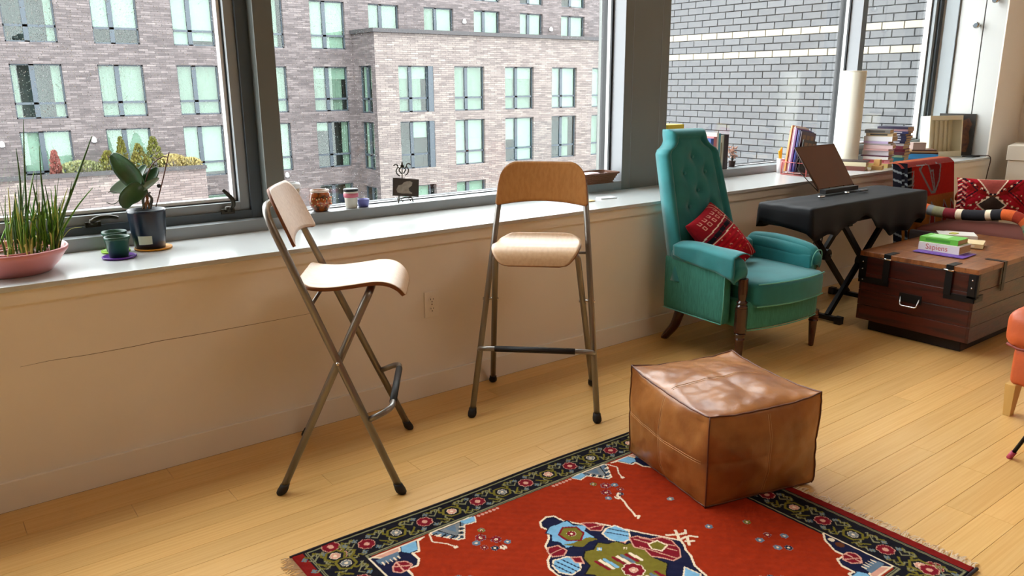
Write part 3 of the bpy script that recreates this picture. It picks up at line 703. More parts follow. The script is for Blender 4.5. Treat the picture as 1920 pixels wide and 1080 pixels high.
# corner spandrels, side guls, flowers: four-fold
SP = [(.585,.478),(.399,.478),(.424,.471),(.45,.421),(.47,.425),(.47,.388),(.489,.362),(.524,.366),(.525,.332),(.552,.285),(.58,.262),(.585,.262)]
for sx in (-1, 1):
    for sy in (-1, 1):
        T = lambda pts: [(sx*x, sy*y) for x, y in pts]
        cv.poly(T(SP), C['navy'], C['cream'], .005)
        cv.poly(T([(.43,.474),(.448,.432),(.478,.43),(.492,.452),(.48,.474)]), C['lb'])
        cv.poly(T([(.575,.478),(.485,.478),(.495,.455),(.55,.452)]), C['pink'], C['cream'], .004); cv.poly(T([(.575,.46),(.50,.458),(.51,.43),(.572,.43)]), C['slate'])
        for q in range(5): cv.line(T([(.512+.013*q,.438),(.512+.013*q,.424)]), C['cream'], .003)
        cv.poly(T([(.55,.40),(.53,.415),(.505,.40),(.50,.375),(.52,.36),(.548,.362),(.56,.38)]), C['crim'], C['pink'], .003); cv.line(T([(.55,.40),(.505,.375)]), C['pink']); cv.line(T([(.53,.415),(.535,.36)]), C['pink'])
        cv.disc(sx*.565, sy*.325, .014, C['brown']); cv.disc(sx*.57, sy*.295, .010, C['cream'])
        G = [(.37,.487),(.335,.487),(.238,.487),(.208,.480),(.224,.451),(.262,.459),(.304,.397),(.323,.399),(.372,.475)]
        cv.poly(T(G), C['slate'], C['cream'], .004); cv.poly(T([(.345,.482),(.262,.482),(.30,.420),(.318,.420)]), C['grey'], C['black'], .003); cv.poly(T([(.325,.478),(.285,.478),(.305,.440)]), C['slate'])
        cv.poly(T([(.262,.485),(.208,.482),(.222,.456),(.256,.462)]), C['lb'])
        for q in range(6):
            t = q/5; cv.line(T([(.268+.036*t,.452-.048*t),(.280+.034*t,.458-.046*t)]), C['black'] if q % 2 else C['cream'], .005)
            cv.line(T([(.372-.045*t,.470-.062*t),(.358-.045*t,.470-.058*t)]), C['cream'] if q % 2 else C['black'], .005)
        cv.line(T([(.377,.481),(.392,.44),(.364,.405),(.352,.378)]), C['cream'], .0035); cv.poly(T([(.358,.378),(.346,.378),(.346,.366),(.358,.366)]), C['cream'])
        for x, y, r, c in ((.238,.400,.013,'olive'),(.263,.368,.018,'crim'),(.291,.352,.014,'slate'),(.232,.332,.018,'crim'),(.262,.296,.013,'navy'),(.240,.284,.013,'cream'),(.285,.318,.012,'dred'),(.212,.30,.012,'slate')):
            cv.flower(sx*x, sy*y, r, C[c], C['grey'] if c != 'cream' else C['dred'], 6, C['cream'])
        cv.line(T([(.238,.40),(.263,.368),(.232,.332),(.24,.284)]), C['dred'], .002)
        for x in (.165,.18,.195,.12,.135,.15): cv.disc(sx*x, sy*.476, .006, C['pink'])
for s in (1, -1):    # cream squiggle and bird, point-mirrored
    cv.line([(s*x, s*y) for x, y in ((.264,.305),(.248,.294),(.240,.262),(.236,.248),(.222,.222),(.216,.202),(.208,.18),(.2,.164),(.212,.158),(.196,.150))], C['cream'], .0055)
    B_ = lambda pts: [(s*x, s*y) for x, y in pts]
    for l in ([(.196,.028),(.224,.010),(.205,-.012),(.245,-.016)], [(.224,.010),(.250,.0),(.262,.012)], [(.245,-.016),(.262,-.034)], [(.224,.010),(.236,.030)], [(.215,-.03),(.236,-.044)], [(.210,-.048),(.236,-.018)]): cv.line(B_(l), C['cream'], .008)
    for x, y, c in ((.398,-.163,'slate'),(.406,-.22,'slate'),(.475,-.195,'slate'),(.371,.169,'grey'),(.452,-.076,'olive'),(.336,-.02,'slate'),(.44,-.16,'dred'),(.43,-.24,'navy')):
        cv.flower(s*x, s*y, .013, C[c], C['grey'], 6, C['cream'])
MED = [(-.202,.083),(-.199,.12),(-.178,.151),(-.155,.166),(-.137,.211),(-.102,.236),(-.073,.276),(-.079,.30),(-.063,.325),(-.030,.336),(-.006,.324),(-.001,.286),(.010,.268),(.028,.239),(.050,.226),(.072,.211),(.095,.175),(.102,.15),(.122,.125),(.150,.075),(.183,.023),(.207,-.017),(.196,-.04),(.179,-.061),(.17,-.087),(.139,-.128),(.126,-.18),(.10,-.22),(.079,-.24),(.073,-.276),(.04,-.30),(0,-.33),(-.05,-.31),(-.079,-.27),(-.12,-.22),(-.155,-.166),(-.178,-.13),(-.205,-.08),(-.215,-.0),(-.196,.04)]
cv.poly(MED, C['navy'], C['cream'], .0052)
D = lambda x, y: (x-RXC, y-RYC)
def shape(c, e, *p, w=.003): cv.poly([D(*q) for q in p], C[c], C[e] if e else None, w)
# light blue leafed flower with olive heart
shape('lb','navy',(1.43,-1.17),(1.50,-1.175),(1.50,-1.21),(1.535,-1.235),(1.505,-1.255),(1.505,-1.30),(1.455,-1.305),(1.43,-1.30),(1.395,-1.29),(1.40,-1.255),(1.385,-1.235),(1.405,-1.21),(1.40,-1.19))
shape('olive','olive',(1.405,-1.275),(1.44,-1.315),(1.47,-1.305),(1.50,-1.31),(1.49,-1.29),(1.43,-1.285))
shape('olive','crim',(1.462,-1.198),(1.497,-1.222),(1.492,-1.262),(1.458,-1.285),(1.425,-1.262),(1.425,-1.222), w=.005)
cv.flower(*D(1.46,-1.241), .015, C['crim'], C['cream'], 8)
shape('crim','pink',(1.525,-1.215),(1.555,-1.235),(1.57,-1.27),(1.545,-1.285),(1.52,-1.262)); cv.line([D(1.52,-1.25), D(1.566,-1.262)], C['pink'])
shape('lb','cream',(1.565,-1.285),(1.60,-1.29),(1.61,-1.34),(1.58,-1.375),(1.545,-1.37),(1.53,-1.335),(1.535,-1.30), w=.004)
cv.line([D(1.55,-1.30), D(1.59,-1.36)], C['navy'], .003); cv.line([D(1.57,-1.29), D(1.605,-1.345)], C['navy'], .003); shape('crim','pink',(1.53,-1.355),(1.56,-1.375),(1.54,-1.385))
shape('crim','pink',(1.355,-1.255),(1.385,-1.265),(1.39,-1.30),(1.365,-1.315),(1.335,-1.30),(1.34,-1.27)); cv.line([D(1.337,-1.285), D(1.389,-1.285)], C['pink'])
shape('lb','cream',(1.325,-1.315),(1.37,-1.325),(1.385,-1.36),(1.36,-1.395),(1.32,-1.40),(1.30,-1.37),(1.305,-1.335), w=.004)
for q in (0,.018,.036): cv.line([D(1.31+q,-1.325), D(1.325+q,-1.395)], C['navy'], .003)
shape('crim','pink',(1.375,-1.335),(1.40,-1.35),(1.385,-1.38),(1.368,-1.36))
# olive palmette block with striped pages
shape('olive','black',(1.43,-1.335),(1.455,-1.345),(1.49,-1.325),(1.51,-1.35),(1.54,-1.355),(1.55,-1.385),(1.575,-1.39),(1.57,-1.42),(1.60,-1.455),(1.565,-1.48),(1.575,-1.53),(1.54,-1.555),(1.50,-1.60),(1.40,-1.58),(1.36,-1.50),(1.37,-1.44),(1.35,-1.42),(1.39,-1.40),(1.40,-1.36))
for i in range(9):
    u = 1.418+.0135*i; cv.line([D(u,-1.395-.004*i), D(u+.004,-1.445-.003*i)], C[('crim','cream','lb','olive','crim','cream','slate','crim','cream')[i]], .010)
cv.flower(*D(1.475,-1.49), .034, C['crim'], C['cream'], 8); cv.flower(*D(1.475,-1.49), .014, C['pink'], C['cream'], 6)
for i in range(7): u = 1.41+.018*i; cv.line([D(u,-1.535), D(u+.003,-1.575)], C[('crim','cream','lb','crim','cream','slate','crim')[i]], .010)
cv.flower(*D(1.535,-1.395), .009, C['olive'], C['cream'], 4); cv.flower(*D(1.47,-1.355), .010, C['lb'], C['cream'], 4)
# crimson fan flower at the right tip
shape('crim','pink',(1.585,-1.365),(1.61,-1.375),(1.63,-1.41),(1.665,-1.425),(1.675,-1.455),(1.66,-1.50),(1.63,-1.53),(1.60,-1.53),(1.585,-1.50),(1.565,-1.475),(1.575,-1.44),(1.56,-1.41))
for a in ((1.59,-1.38,1.645,-1.50),(1.61,-1.385,1.66,-1.48),(1.575,-1.42,1.615,-1.525)): cv.line([D(a[0],a[1]), D(a[2],a[3])], C['pink'], .0028)
shape('olive','cream',(1.605,-1.425),(1.64,-1.43),(1.645,-1.465),(1.61,-1.475),(1.595,-1.45), w=.004)
shape('crim','pink',(1.42,-1.63),(1.52,-1.63),(1.50,-1.70),(1.44,-1.70)); shape('lb','cream',(1.34,-1.55),(1.37,-1.60),(1.35,-1.63),(1.31,-1.58)); shape('lb','cream',(1.60,-1.57),(1.61,-1.62),(1.57,-1.65),(1.56,-1.60))
def rz(x, y):
    z = .0085+.0006*np.sin(x*160)*np.sin(y*170); w_ = .006*np.sin(y*9+1)*(np.abs(x) > .70)
    e = np.minimum(HX-np.abs(x), HY-np.abs(y)); z = np.where(e < .003, .0005, z)
    return np.stack([x+w_*0, y+.004*np.sin(x*7)*(np.abs(y) > .60), z], 1)
cv.mesh('pile', rz, rug)
# side bindings and the knotted fringe at both short ends
for s in (-1, 1):
    bm = bmesh.new()
    tube(bm, [Vector((x, s*(HY+.001)+.004*math.sin(x*7), .0055)) for x in np.linspace(-HX, HX, 40)], .005, 8); obj('binding', bm, cm((34,24,30), .9), rug, smooth=True)
rn = random.Random(3); bm = bmesh.new()
for s in (-1, 1):
    y = -HY
    while y < HY:
        y += rn.uniform(.0022, .005); l = rn.uniform(.012, .042); a = rn.gauss(0, .35); x0 = s*HX; r = .0014
        p = [Vector((x0-s*.004, y, .004)), Vector((x0+s*l*.5, y+math.sin(a)*l*.4, .005+rn.uniform(0,.005))), Vector((x0+s*l, y+math.sin(a)*l+rn.uniform(-.004,.004), .0015+rn.uniform(0,.004)))]
        tube(bm, p, r, 3, cap=False)
o = obj('fringe', bm, M_fringe, rug); o['kind'] = 'stuff'

# ================================================================== LEATHER OTTOMAN
ott = thing('leather_ottoman', 'square tan leather pouf with stitched seams standing on the rug corner', 'ottoman', (2.19, -1.235, 0))
bot = {(-1,-1):(1.905,-1.395),(-1,1):(2.01,-.955),(1,1):(2.44,-1.075),(1,-1):(2.33,-1.51)}
top = {(-1,-1):(1.895,-1.40),(-1,1):(2.045,-.915),(1,1):(2.475,-1.04),(1,-1):(2.355,-1.50)}
def ottf(p, s):
    u, v, w_ = s
    def bil(d): return sum((Vector(d[(a,b)])*((1+a*u)/2)*((1+b*v)/2) for a in (-1,1) for b in (-1,1)), Vector((0,0)))
    B = bil(bot); T = bil(top); t = (w_+1)/2; q = B*(1-t)+T*t
    z = .012+t*.305
    c = Vector((2.185, -1.225)); pu = 1-u*u; pv = 1-v*v; pw = 1-w_*w_
    e = .034
    ax = (bil({(a,b):Vector(top[(a,b)]) for a in (-1,1) for b in (-1,1)}))
    dx = (Vector(top[(1,1)])-Vector(top[(-1,1)])).normalized(); dy = (Vector(top[(-1,1)])-Vector(top[(-1,-1)])).normalized()
    q = q + dx*u**3*e*pv**.7*pw**.7 + dy*v**3*e*pu**.7*pw**.7
    z += (.030 if w_ > 0 else -.004)*w_*pu**.6*pv**.6*(abs(w_)**3)
    z += .016*(abs(u*v)**3)*(1 if w_ > 0 else -.4)*abs(w_)**3          # corners pulled into points
    n_ = noise.noise((q.x*9, q.y*9, z*9))*.007*(1-max(abs(u),abs(v))**6*abs(w_)**6) + noise.noise((q.x*26, q.y*26, z*26+4))*.0028
    if w_ > .9: z += n_*1.3 - .003*math.exp(-(v/.04)**2)*pu**.3 - .0015*math.exp(-(u/.05)**2)*pv**.3
    else:
        g = (u if abs(v) >= .99 else v); dd = n_ - (.003*math.exp(-(g/.04)**2)+.002*math.exp(-(w_/.06)**2))*(1 if max(abs(u),abs(v)) > .98 else 0)
        if abs(u) >= .98: q += dx*u*dd
        if abs(v) >= .98: q += dy*v*dd
    return (q.x-2.19, q.y+1.235, max(z, .0105))
bm = softbox(bmesh.new(), (-1,-1,-1), (1,1,1), .001, 44, fn=ottf)
obj('leather_cover', bm, M_leather, ott, smooth=True)
def osurf(u, v, w_, off=0):
    p = Vector(ottf(None, (u, v, w_))); n = Vector((u if abs(u) > .999 else 0, v if abs(v) > .999 else 0, w_ if abs(w_) > .999 else 0)).normalized(); return p+n*off
T_ = [-1+2*i/24 for i in range(25)]
for a in (-1, 1):
    for b in (-1, 1):
        bm = bmesh.new(); tube(bm, [osurf(a, b, t, .0015) for t in T_], .0028, 6); obj('piping', bm, M_seam, ott, smooth=True)
for w_ in (1, -1):
    P = [osurf(t, -1, w_, .0015) for t in T_[:-1]]+[osurf(1, t, w_, .0015) for t in T_[:-1]]+[osurf(-t, 1, w_, .0015) for t in T_[:-1]]+[osurf(-1, -t, w_, .0015) for t in T_[:-1]]
    if w_ < 0: P = [Vector((p.x, p.y, max(p.z, .013))) for p in P]
    bm = bmesh.new(); tube(bm, P, .0028, 6, closed=True); obj('piping', bm, M_seam, ott, smooth=True)
def seamline(fn, nm='stitching'):
    for d in (-.018, .018):
        bm = bmesh.new(); tube(bm, [fn(t, d) for t in T_[1:-1]], .0007, 4); obj(nm, bm, M_thread, ott, smooth=True)
seamline(lambda t, d: osurf(t, d, 1, .0006)); seamline(lambda t, d: osurf(-1, d, t, .0006)); seamline(lambda t, d: osurf(-1, t, d*1.3, .0006)); seamline(lambda t, d: osurf(d, -1, t, .0006))

# ================================================================== TEAL ARMCHAIR
ac = thing('wingless_armchair', 'high-backed teal velvet armchair with buttoned back and dark turned legs', 'armchair', (3.378, -.657, 0), math.radians(-4.8))
def sb(name, lo, hi, r, m=M_teal, n=10, puff=(0,0,0), fn=None, parent=ac, **k): return obj(name, softbox(bmesh.new(), lo, hi, r, n, puff, fn), m, parent, smooth=True, **k)
def bow(p, s, amt=.035):
    if s[1] < 0: p.y -= amt*(1-s[0]**2)*(-s[1])
    return p
sb('seat_base', (-.262, .0, .185), (.285, .50, .33), .02, M_teal2, 12, (0,0,0), bow)
def cush(p, s):
    p = bow(p, s, .045); return p
cu = sb('seat_cushion', (-.232, -.035, .300), (.272, .42, .425), .028, M_teal, 16, (.006,0,.016), cush)
for z_ in (.419, .308):
    bm = bmesh.new(); pts = [Vector((x, -.035-.045*(1-((x-.02)/.252)**2)+.003, z_+.004*(1-((x-.02)/.252)**2))) for x in np.linspace(-.225, .265, 26)]
    tube(bm, pts, .0035, 6); obj('piping', bm, M_piping, cu, smooth=True)
def arm(sx):
    x0, x1 = (-.335, -.225) if sx < 0 else (.235, .325)
    def f(p, s):
        p.z += .012*math.sin((s[1]+1)*1.5)+.006*s[1]
        o = -sx  # outer side droops
        if s[0]*sx > 0: p.z -= .018*abs(s[0])**2*(1-.4*s[1])
        if s[1] < -.6: p.z -= .020*((-s[1]-.6)/.4)**2; p.x += sx*.004
        return p
    a = sb('armrest', (x0, .015, .455), (x1, .47, .545), .04, M_teal, 14, (.006,.004,.010), f)
    def g(p, s):
        if s[2] < 0: p.x -= sx*.010*(-s[2])
        return p
    # outside and inside upholstery below the arm
    sb('side_panel', (x0+.004 if sx < 0 else x1-.055, .085 if sx < 0 else .05, .205), (x0+.058 if sx < 0 else x1-.004, .50, .485), .012, M_teal2, 10)
    sb('inner_arm', (x1-.05 if sx < 0 else x0-.002, .03, .40), (x1-.006 if sx < 0 else x0+.045, .45, .50), .015, M_teal, 8)
    if sx < 0:
        bm = bmesh.new(); tube(bm, [(x0+.002,.495,.207),(x0+.002,.09,.207),(x0+.004,.084,.30),(x0+.004,.084,.455)], .003, 6); obj('piping', bm, M_piping, ac, smooth=True)
        # loose arm sleeve with hanging edge
        def sl(u, v):
            y = .02+.41*u; ang = v; hang = .045+.020*u*0+.012*math.sin(u*PI)
            if v < .5: x = x1+.003-(x1-x0+.008)*(v/.5); z = .550+.014*math.sin(PI*v/.5)+.010*math.sin((u)*3)
            else: x = x0-.008-.004*math.sin(u*17)*(v-.5)*2; z = .550-(v-.5)/.5*(.105-.05*u)+.010*math.sin(u*3)*(1-v)
            return (x, y, z+.003*math.sin(u*9+v*5))
        obj('arm_sleeve', sheet(bmesh.new(), sl, 24, 16, .004), M_teal, ac, smooth=True, label='loose teal arm cover')
    else:
        bm = bmesh.new(); tube(bm, smooth_path([(x0+.010,.030,.44),(x0+.010,.026,.485),(x0+.024,.018,.518),(x0+.048,.014,.522),(x1-.022,.018,.508),(x1-.010,.026,.475),(x1-.010,.040,.44)], 3), .003, 6); obj('piping', bm, M_piping, ac, smooth=True)
arm(-1); arm(1)
bm = bmesh.new(); tube(bm, [Vector((x, -.035*(1-(x/.27)**2), .187)) for x in np.linspace(-.25, .275, 20)], .003, 6); obj('piping', bm, M_piping, ac, smooth=True)
sb('lower_back', (-.24, .40, .34), (.245, .50, .53), .03, M_teal, 8)
# front legs: turned posts with a square block
for sx, x in ((-1,-.272),(1,.300)):
    bm = bmesh.new()
    lathe(bm, [(.010,0),(.013,.004),(.015,.03),(.019,.09),(.021,.135),(.025,.142),(.021,.150),(.026,.162),(.028,.170),(.020,.178)], 20, (x, .02 if sx < 0 else .03, 0))
    if sx < 0:
        lathe(bm, [(.030,.178),(.030,.300)], 8, (x, .02, 0), capt=True)
        lathe(bm, [(.026,.300),(.029,.310),(.022,.318),(.027,.328),(.018,.338),(.022,.37),(.024,.445)], 20, (x, .02, 0), capt=True)
    else: lathe(bm, [(.026,.178),(.026,.20)], 16, (x,.03,0), capt=True)
    obj('front_leg', bm, M_mahog, ac, smooth=False)
for x in (-.255, .235):
    bm = bmesh.new(); P = smooth_path([(x,.44,.215),(x,.455,.16),(x,.485,.09),(x,.535,.03),(x,.56,.0)], 5)
    tube(bm, P, [.030-.012*i/(len(P)-1) for i in range(len(P))], 10)
    for v in bm.verts: v.co.z = max(v.co.z, 0)
    obj('rear_leg', bm, M_mahog, ac, smooth=True)
# buttoned back
ZB0, ZB1 = .36, 1.118
def hw(z):
    if z < 1.015: return .240-.040*(z-ZB0)/(1.015-ZB0) - .02*max(0,(z-.99)/.025)**2
    t = min(1, (z-1.015)/.055); return .188-.058*math.sin(t*PI/2)**.8 if z < 1.07 else .130-.010*((z-1.07)/.048)**2
buttons = [(.0,.975),(-.075,.895),(.075,.895),(.0,.805),(-.078,.725),(.078,.725),(.0,.64),(-.08,.56),(.08,.56)]
def xo(z): return -.096
def backy(z): return .452+.30*(z-.42)
def backf(u, v):
    s = u*2-1; z = ZB0+(ZB1-ZB0)*(v**1.0 if v < .8 else v); h = hw(z); x = s*h*1.0+.0
    edge = min((1-abs(s))*h, (ZB1-z)); bw = .050
    # rolled border then recessed buttoned field
    y = -.030*math.sqrt(max(0, 1-((edge-bw*.5)/(bw*.5))**2)) if edge < bw else -.012-.016*(1-math.exp(-(edge-bw)/.03))
    if edge < .004: y = 0
    for bx_, bz in buttons:
        d2 = ((x-bx_)**2+(z-bz)**2); y += .020*math.exp(-d2/.0009)+.003*math.exp(-(x-bx_)**2/.00012)*math.exp(-((z-bz)**2)/.006)
    return Vector((x+xo(z), backy(z)-.035+y, z))
def backsolid():
    bm = bmesh.new(); nu, nv = 60, 96
    P = [[bm.verts.new(backf(i/nu, j/nv)) for j in range(nv+1)] for i in range(nu+1)]
    Q = [[None]*(nv+1) for _ in range(nu+1)]
    for i in range(nu+1):
        for j in range(nv+1):
            if i in (0,nu) or j in (0,nv):
                c = P[i][j].co; Q[i][j] = bm.verts.new((c.x*.985, c.y+.055, c.z-.002))
    for i in range(nu):
        for j in range(nv): bm.faces.new((P[i][j],P[i+1][j],P[i+1][j+1],P[i][j+1]))
    ring = [(i,0) for i in range(nu)]+[(nu,j) for j in range(nv)]+[(i,nv) for i in range(nu,0,-1)]+[(0,j) for j in range(nv,0,-1)]
    for a, b in zip(ring, ring[1:]+ring[:1]): bm.faces.new((P[a[0]][a[1]],Q[a[0]][a[1]],Q[b[0]][b[1]],P[b[0]][b[1]]))
    for j in range(nv): bm.faces.new((Q[0][j],Q[nu][j],Q[nu][j+1],Q[0][j+1])) if True else None
    return bm
bk = obj('backrest', backsolid(), M_teal, ac, smooth=True)
for x, z in buttons[:6]:
    bm = bmesh.new(); bmesh.ops.create_uvsphere(bm, u_segments=12, v_segments=8, radius=.0095)
    for v in bm.verts: v.co = Vector((v.co.x+x+xo(z), v.co.y*.5+backy(z)-.035-.014, v.co.z+z))
    obj('button', bm, M_teal, bk, smooth=True)
bm = bmesh.new(); tube(bm, [backf(1,j/40)+Vector((-.001,.052,0)) for j in range(40)], .004, 6); obj('piping', bm, M_piping, bk, smooth=True)

# ---- kilim cushions
def cushion_obj(name, label, loc, rot, w_, h_, t_, paint, grp=None, res=.004):
    root = thing(name, label, 'cushion', loc, rot=rot, group=grp)
    for s in (1, -1):
        cvs = Canvas(-w_/2, w_/2, -h_/2, h_/2, res, C['crim']); paint(cvs, w_, h_)
        def f(x, y, s=s):
            u = x/(w_/2); v = y/(h_/2); q = np.clip((1-u**2)*(1-v**2), 0, 1)
            pin = 1-.07*(1-v**2)*0
            X = x*(1-.075*(1-v**2)*0-.06*(1-v*v)*u*u); Y = y*(1-.07*(1-u*u)*v*v)
            Z = s*(t_/2*q**.42)+.004*np.sin(x*50)*np.cos(y*43)*q
            return np.stack([X, Y, Z], 1)
        o = cvs.mesh('front_cover' if s > 0 else 'back_cover', f, root)
        if s < 0: o.data.flip_normals()
    return root
def paint1(c, w_, h_):
    c.I[:] = lin((150,14,28)); r = random.Random(5)
    c.rect(-w_/2, -w_/2+.33*w_, -h_/2, h_/2, lin((128,16,26)))
    for k in range(5): c.line([(-w_/2+.36*w_+k*.012,-h_/2),(-w_/2+.30*w_+k*.012,h_/2)], C['black'] if k in (1,2) else C['crim'], .010)
    c.line([(-w_/2+.33*w_,-h_/2),(-w_/2+.27*w_,h_/2)], C['cream'], .003); c.line([(-w_/2+.46*w_,-h_/2),(-w_/2+.44*w_,h_/2)], C['cream'], .003)
    for q in (.12,.22): c.line([(-w_/2,h_/2-q*h_),(w_/2,h_/2-q*h_)], C['pink'], .003)
    for k in range(7):
        y = -h_/2+.04+k*.042
        for x in (-w_/2+.03,-w_/2+.065): c.line([(x,y),(x+.018,y),(x+.018,y+.018),(x,y+.018),(x,y)], C['pink'], .0025)
    for k in range(42):
        x = r.uniform(-w_*.02, w_*.48); y = r.uniform(-h_*.48, h_*.48); c.line([(x,y),(x+r.uniform(-.014,.014),y+r.uniform(-.02,.02))], r.choice([C['pink'],C['red'],C['orange'],C['cream']]), .004)
    for k in range(6): c.line([(-.01+k*.022,-h_/2),(-.01+k*.022,h_/2)], lin((176,20,36)), .008)
_ex = (RX*.66-ZX*.72-FX*.22).normalized(); _ey = (RX*.50+ZX*.42+FX*.76); _ey = (_ey-_ey.dot(_ex)*_ex).normalized(); _ez = _ex.cross(_ey)
PILROT = Matrix((_ex, _ey, _ez)).transposed().to_euler()
cushion_obj('kilim_pillow', 'small dark red patterned pillow leaning in the teal armchair', (3.315, -.31, .565), PILROT, .36, .29, .14, paint1)

# ================================================================== KEYBOARD, ITS STAND AND MUSIC REST
kx0, kx1 = 3.77, 5.03; ky0, ky1 = -.535, -.20
kb = thing('covered_keyboard', 'keyboard piano hidden under a long black dust cloth', 'keyboard', (4.46, -.375, .58))
K0 = Vector((4.46, -.375, .58))
kyaw = math.radians(-1.0)
obj('keyboard_body', box(Vector((kx0+.02,ky0+.02,.585))-K0, Vector((kx1-.02,ky1-.02,.695))-K0), M_black, kb, bevel=.004)
def cloth():
    bm = bmesh.new(); N_ = 160; cx, cy = (kx0+kx1)/2, (ky0+ky1)/2; hx, hy = (kx1-kx0)/2, (ky1-ky0)/2
    per = []
    tot = 4*(hx+hy)
    for i in range(N_):
        d = tot*i/N_
        if d < 2*hx: p = (-hx+d, -hy); n_ = (0,-1)
        elif d < 2*hx+2*hy: p = (hx, -hy+(d-2*hx)); n_ = (1,0)
        elif d < 4*hx+2*hy: p = (hx-(d-2*hx-2*hy), hy); n_ = (0,1)
        else: p = (-hx, hy-(d-4*hx-2*hy)); n_ = (-1,0)
        per.append((Vector(p), Vector(n_), d))
    rows = [(.0,.0),(.5,.0),(.85,.0),(.985,-.001),(1.0,-.010)]
    R = []
    for f, dz in rows[1:]:
        R.append([bm.verts.new((cx+p.x*f-K0.x, cy+p.y*f-K0.y, .705+dz+(.004*noise.noise((p.x*f*5, p.y*f*14, 1))-.006*(1-f))-K0.z)) for p, n_, d in per])
    for t in (.25,.5,.75,1.0):
        ring = []
        for p, n_, d in per:
            front = n_.y < -.5; u = (p.x+hx)/(2*hx)
            L_ = .125+.018*math.sin(d*9)+.012*math.sin(d*23+1)
            if front: L_ = .150-.07*math.exp(-((u-.40)/.11)**2)+.075*math.exp(-((u-.72)/.16)**2)+.012*math.sin(u*40)
            if n_.x < -.5: L_ = .120+.03*math.sin(d*6)
            if n_.x > .5: L_ = .20
            fl = .008*math.sin(d*13)*t+.005*math.sin(d*31+2)*t+.006*t
            q = p+n_*(fl+.004); ring.append(bm.verts.new((cx+q.x-K0.x, cy+q.y-K0.y, .695-L_*t-K0.z)))
        R.append(ring)
    c = bm.verts.new((cx-K0.x, cy-K0.y, .700-K0.z))
    for i in range(N_): bm.faces.new((c, R[0][i], R[0][(i+1)%N_]))
    for A, B in zip(R, R[1:]):
        for i in range(N_): bm.faces.new((A[i], B[i], B[(i+1)%N_], A[(i+1)%N_]))
    return bm
o = obj('dust_cloth', cloth(), M_blackcloth, kb, smooth=True); md = o.modifiers.new('thick', 'SOLIDIFY'); md.thickness = .002
bm = bmesh.new(); tube(bm, [(3.815-K0.x,-.53-K0.y,.575-K0.z),(3.812-K0.x,-.535-K0.y,.54-K0.z),(3.815-K0.x,-.532-K0.y,.50-K0.z)], .003, 6); lathe(bm, [(.009,0),(.011,.01),(.006,.022)], 10, (3.812-K0.x,-.535-K0.y,.532-K0.z), capt=True)
obj('drawcord', bm, M_black, kb)
st = thing('keyboard_stand', 'black double-braced folding X stand under the covered keyboard', 'stand', (4.5, -.35, 0))
S0 = Vector((4.5, -.35, 0))
def bar(bm, a, b, w_=.016, d_=.012):
    a = Vector(a)-S0; b = Vector(b)-S0; t = (b-a).normalized(); n_ = Vector((0,1,0)); s_ = t.cross(n_).normalized()
    v = [bm.verts.new(p+s_*w_*i+n_*d_*j) for p in (a,b) for i,j in ((-1,-1),(1,-1),(1,1),(-1,1))]
    for f in ((0,1,2,3),(7,6,5,4),(0,4,5,1),(1,5,6,2),(2,6,7,3),(3,7,4,0)): bm.faces.new([v[i] for i in f])
for y in (-.47, -.22):
    for sx in (1, -1):
        bm = bmesh.new(); bar(bm, (4.45-sx*.30, y+.014*sx, .035), (4.45+sx*.27, y+.014*sx, .572)); obj('cross_brace', bm, M_iron, st, bevel=.002)
    bm = bmesh.new(); tube(bm, [Vector((4.458,y-.03,.32))-S0, Vector((4.458,y+.03,.32))-S0], .036, 18); obj('locking_disc', bm, M_black, st, smooth=False)
    bm = bmesh.new(); tube(bm, [Vector((4.458,y-.045,.32))-S0, Vector((4.458,y-.03,.32))-S0], .008, 10); obj('bolt', bm, M_chrome, st)
for x in (4.15, 4.75):
    bm = bmesh.new(); bx(bm, Vector((x-.016,-.54,.012))-S0, Vector((x+.016,-.12,.04))-S0); obj('foot_bar', bm, M_iron, st, bevel=.004)
    for y in (-.53,-.13):
        bm = bmesh.new(); bx(bm, Vector((x-.02,y-.02,0))-S0, Vector((x+.02,y+.02,.045))-S0); obj('rubber_cap', bm, M_rubber, st, bevel=.004)
for x in (4.18, 4.72):
    bm = bmesh.new(); bx(bm, Vector((x-.02,-.53,.568))-S0, Vector((x+.02,-.2,.584))-S0); obj('top_bar', bm, M_iron, st, bevel=.003)
# tilted brown music rest with wire prop
mr_ = thing('music_rest', 'tilted dark amber brown music rest leaning above the covered keyboard', 'music stand', (4.48, -.24, .712))
a, b, c, d = Vector((4.28,-.250,.742)), Vector((4.66,-.250,.742)), Vector((4.735,-.045,.970)), Vector((4.315,-.045,.970))
def mrf(u, v): return (a+(b-a)*u)*(1-v)+(d+(c-d)*u)*v - Vector((4.48,-.24,.712)) + Vector((0,-.010*math.sin(PI*u)*v*0,0))
M_amber = mat('amber_brown_board', rgb(88,46,8), .5, var=.12, scale=3, spec=.2)
bd = obj('board', sheet(bmesh.new(), mrf, 6, 6, .006), M_amber, mr_)
P0 = Vector((4.48,-.24,.712))
bm = bmesh.new(); tube(bm, [a-P0+Vector((-.004,0,-.006)), d-P0+Vector((-.004,0,0)), c-P0+Vector((.004,0,.002)), b-P0+Vector((.004,0,-.006))], .004, 6); obj('rim', bm, cm((60,34,16), .4), mr_, smooth=True)
for x in (4.36, 4.66):
    bm = bmesh.new(); tube(bm, smooth_path([Vector((x,-.07,.93))-P0, Vector((x-.005,-.045,.85))-P0, Vector((x,-.20,.715))-P0], 4), .0028, 6); obj('wire_prop', bm, M_bronze, mr_, smooth=True)
bm = bmesh.new(); bx(bm, Vector((4.30,-.285,.712))-P0, Vector((4.66,-.245,.738))-P0); obj('lip', bm, M_black, mr_, bevel=.002)
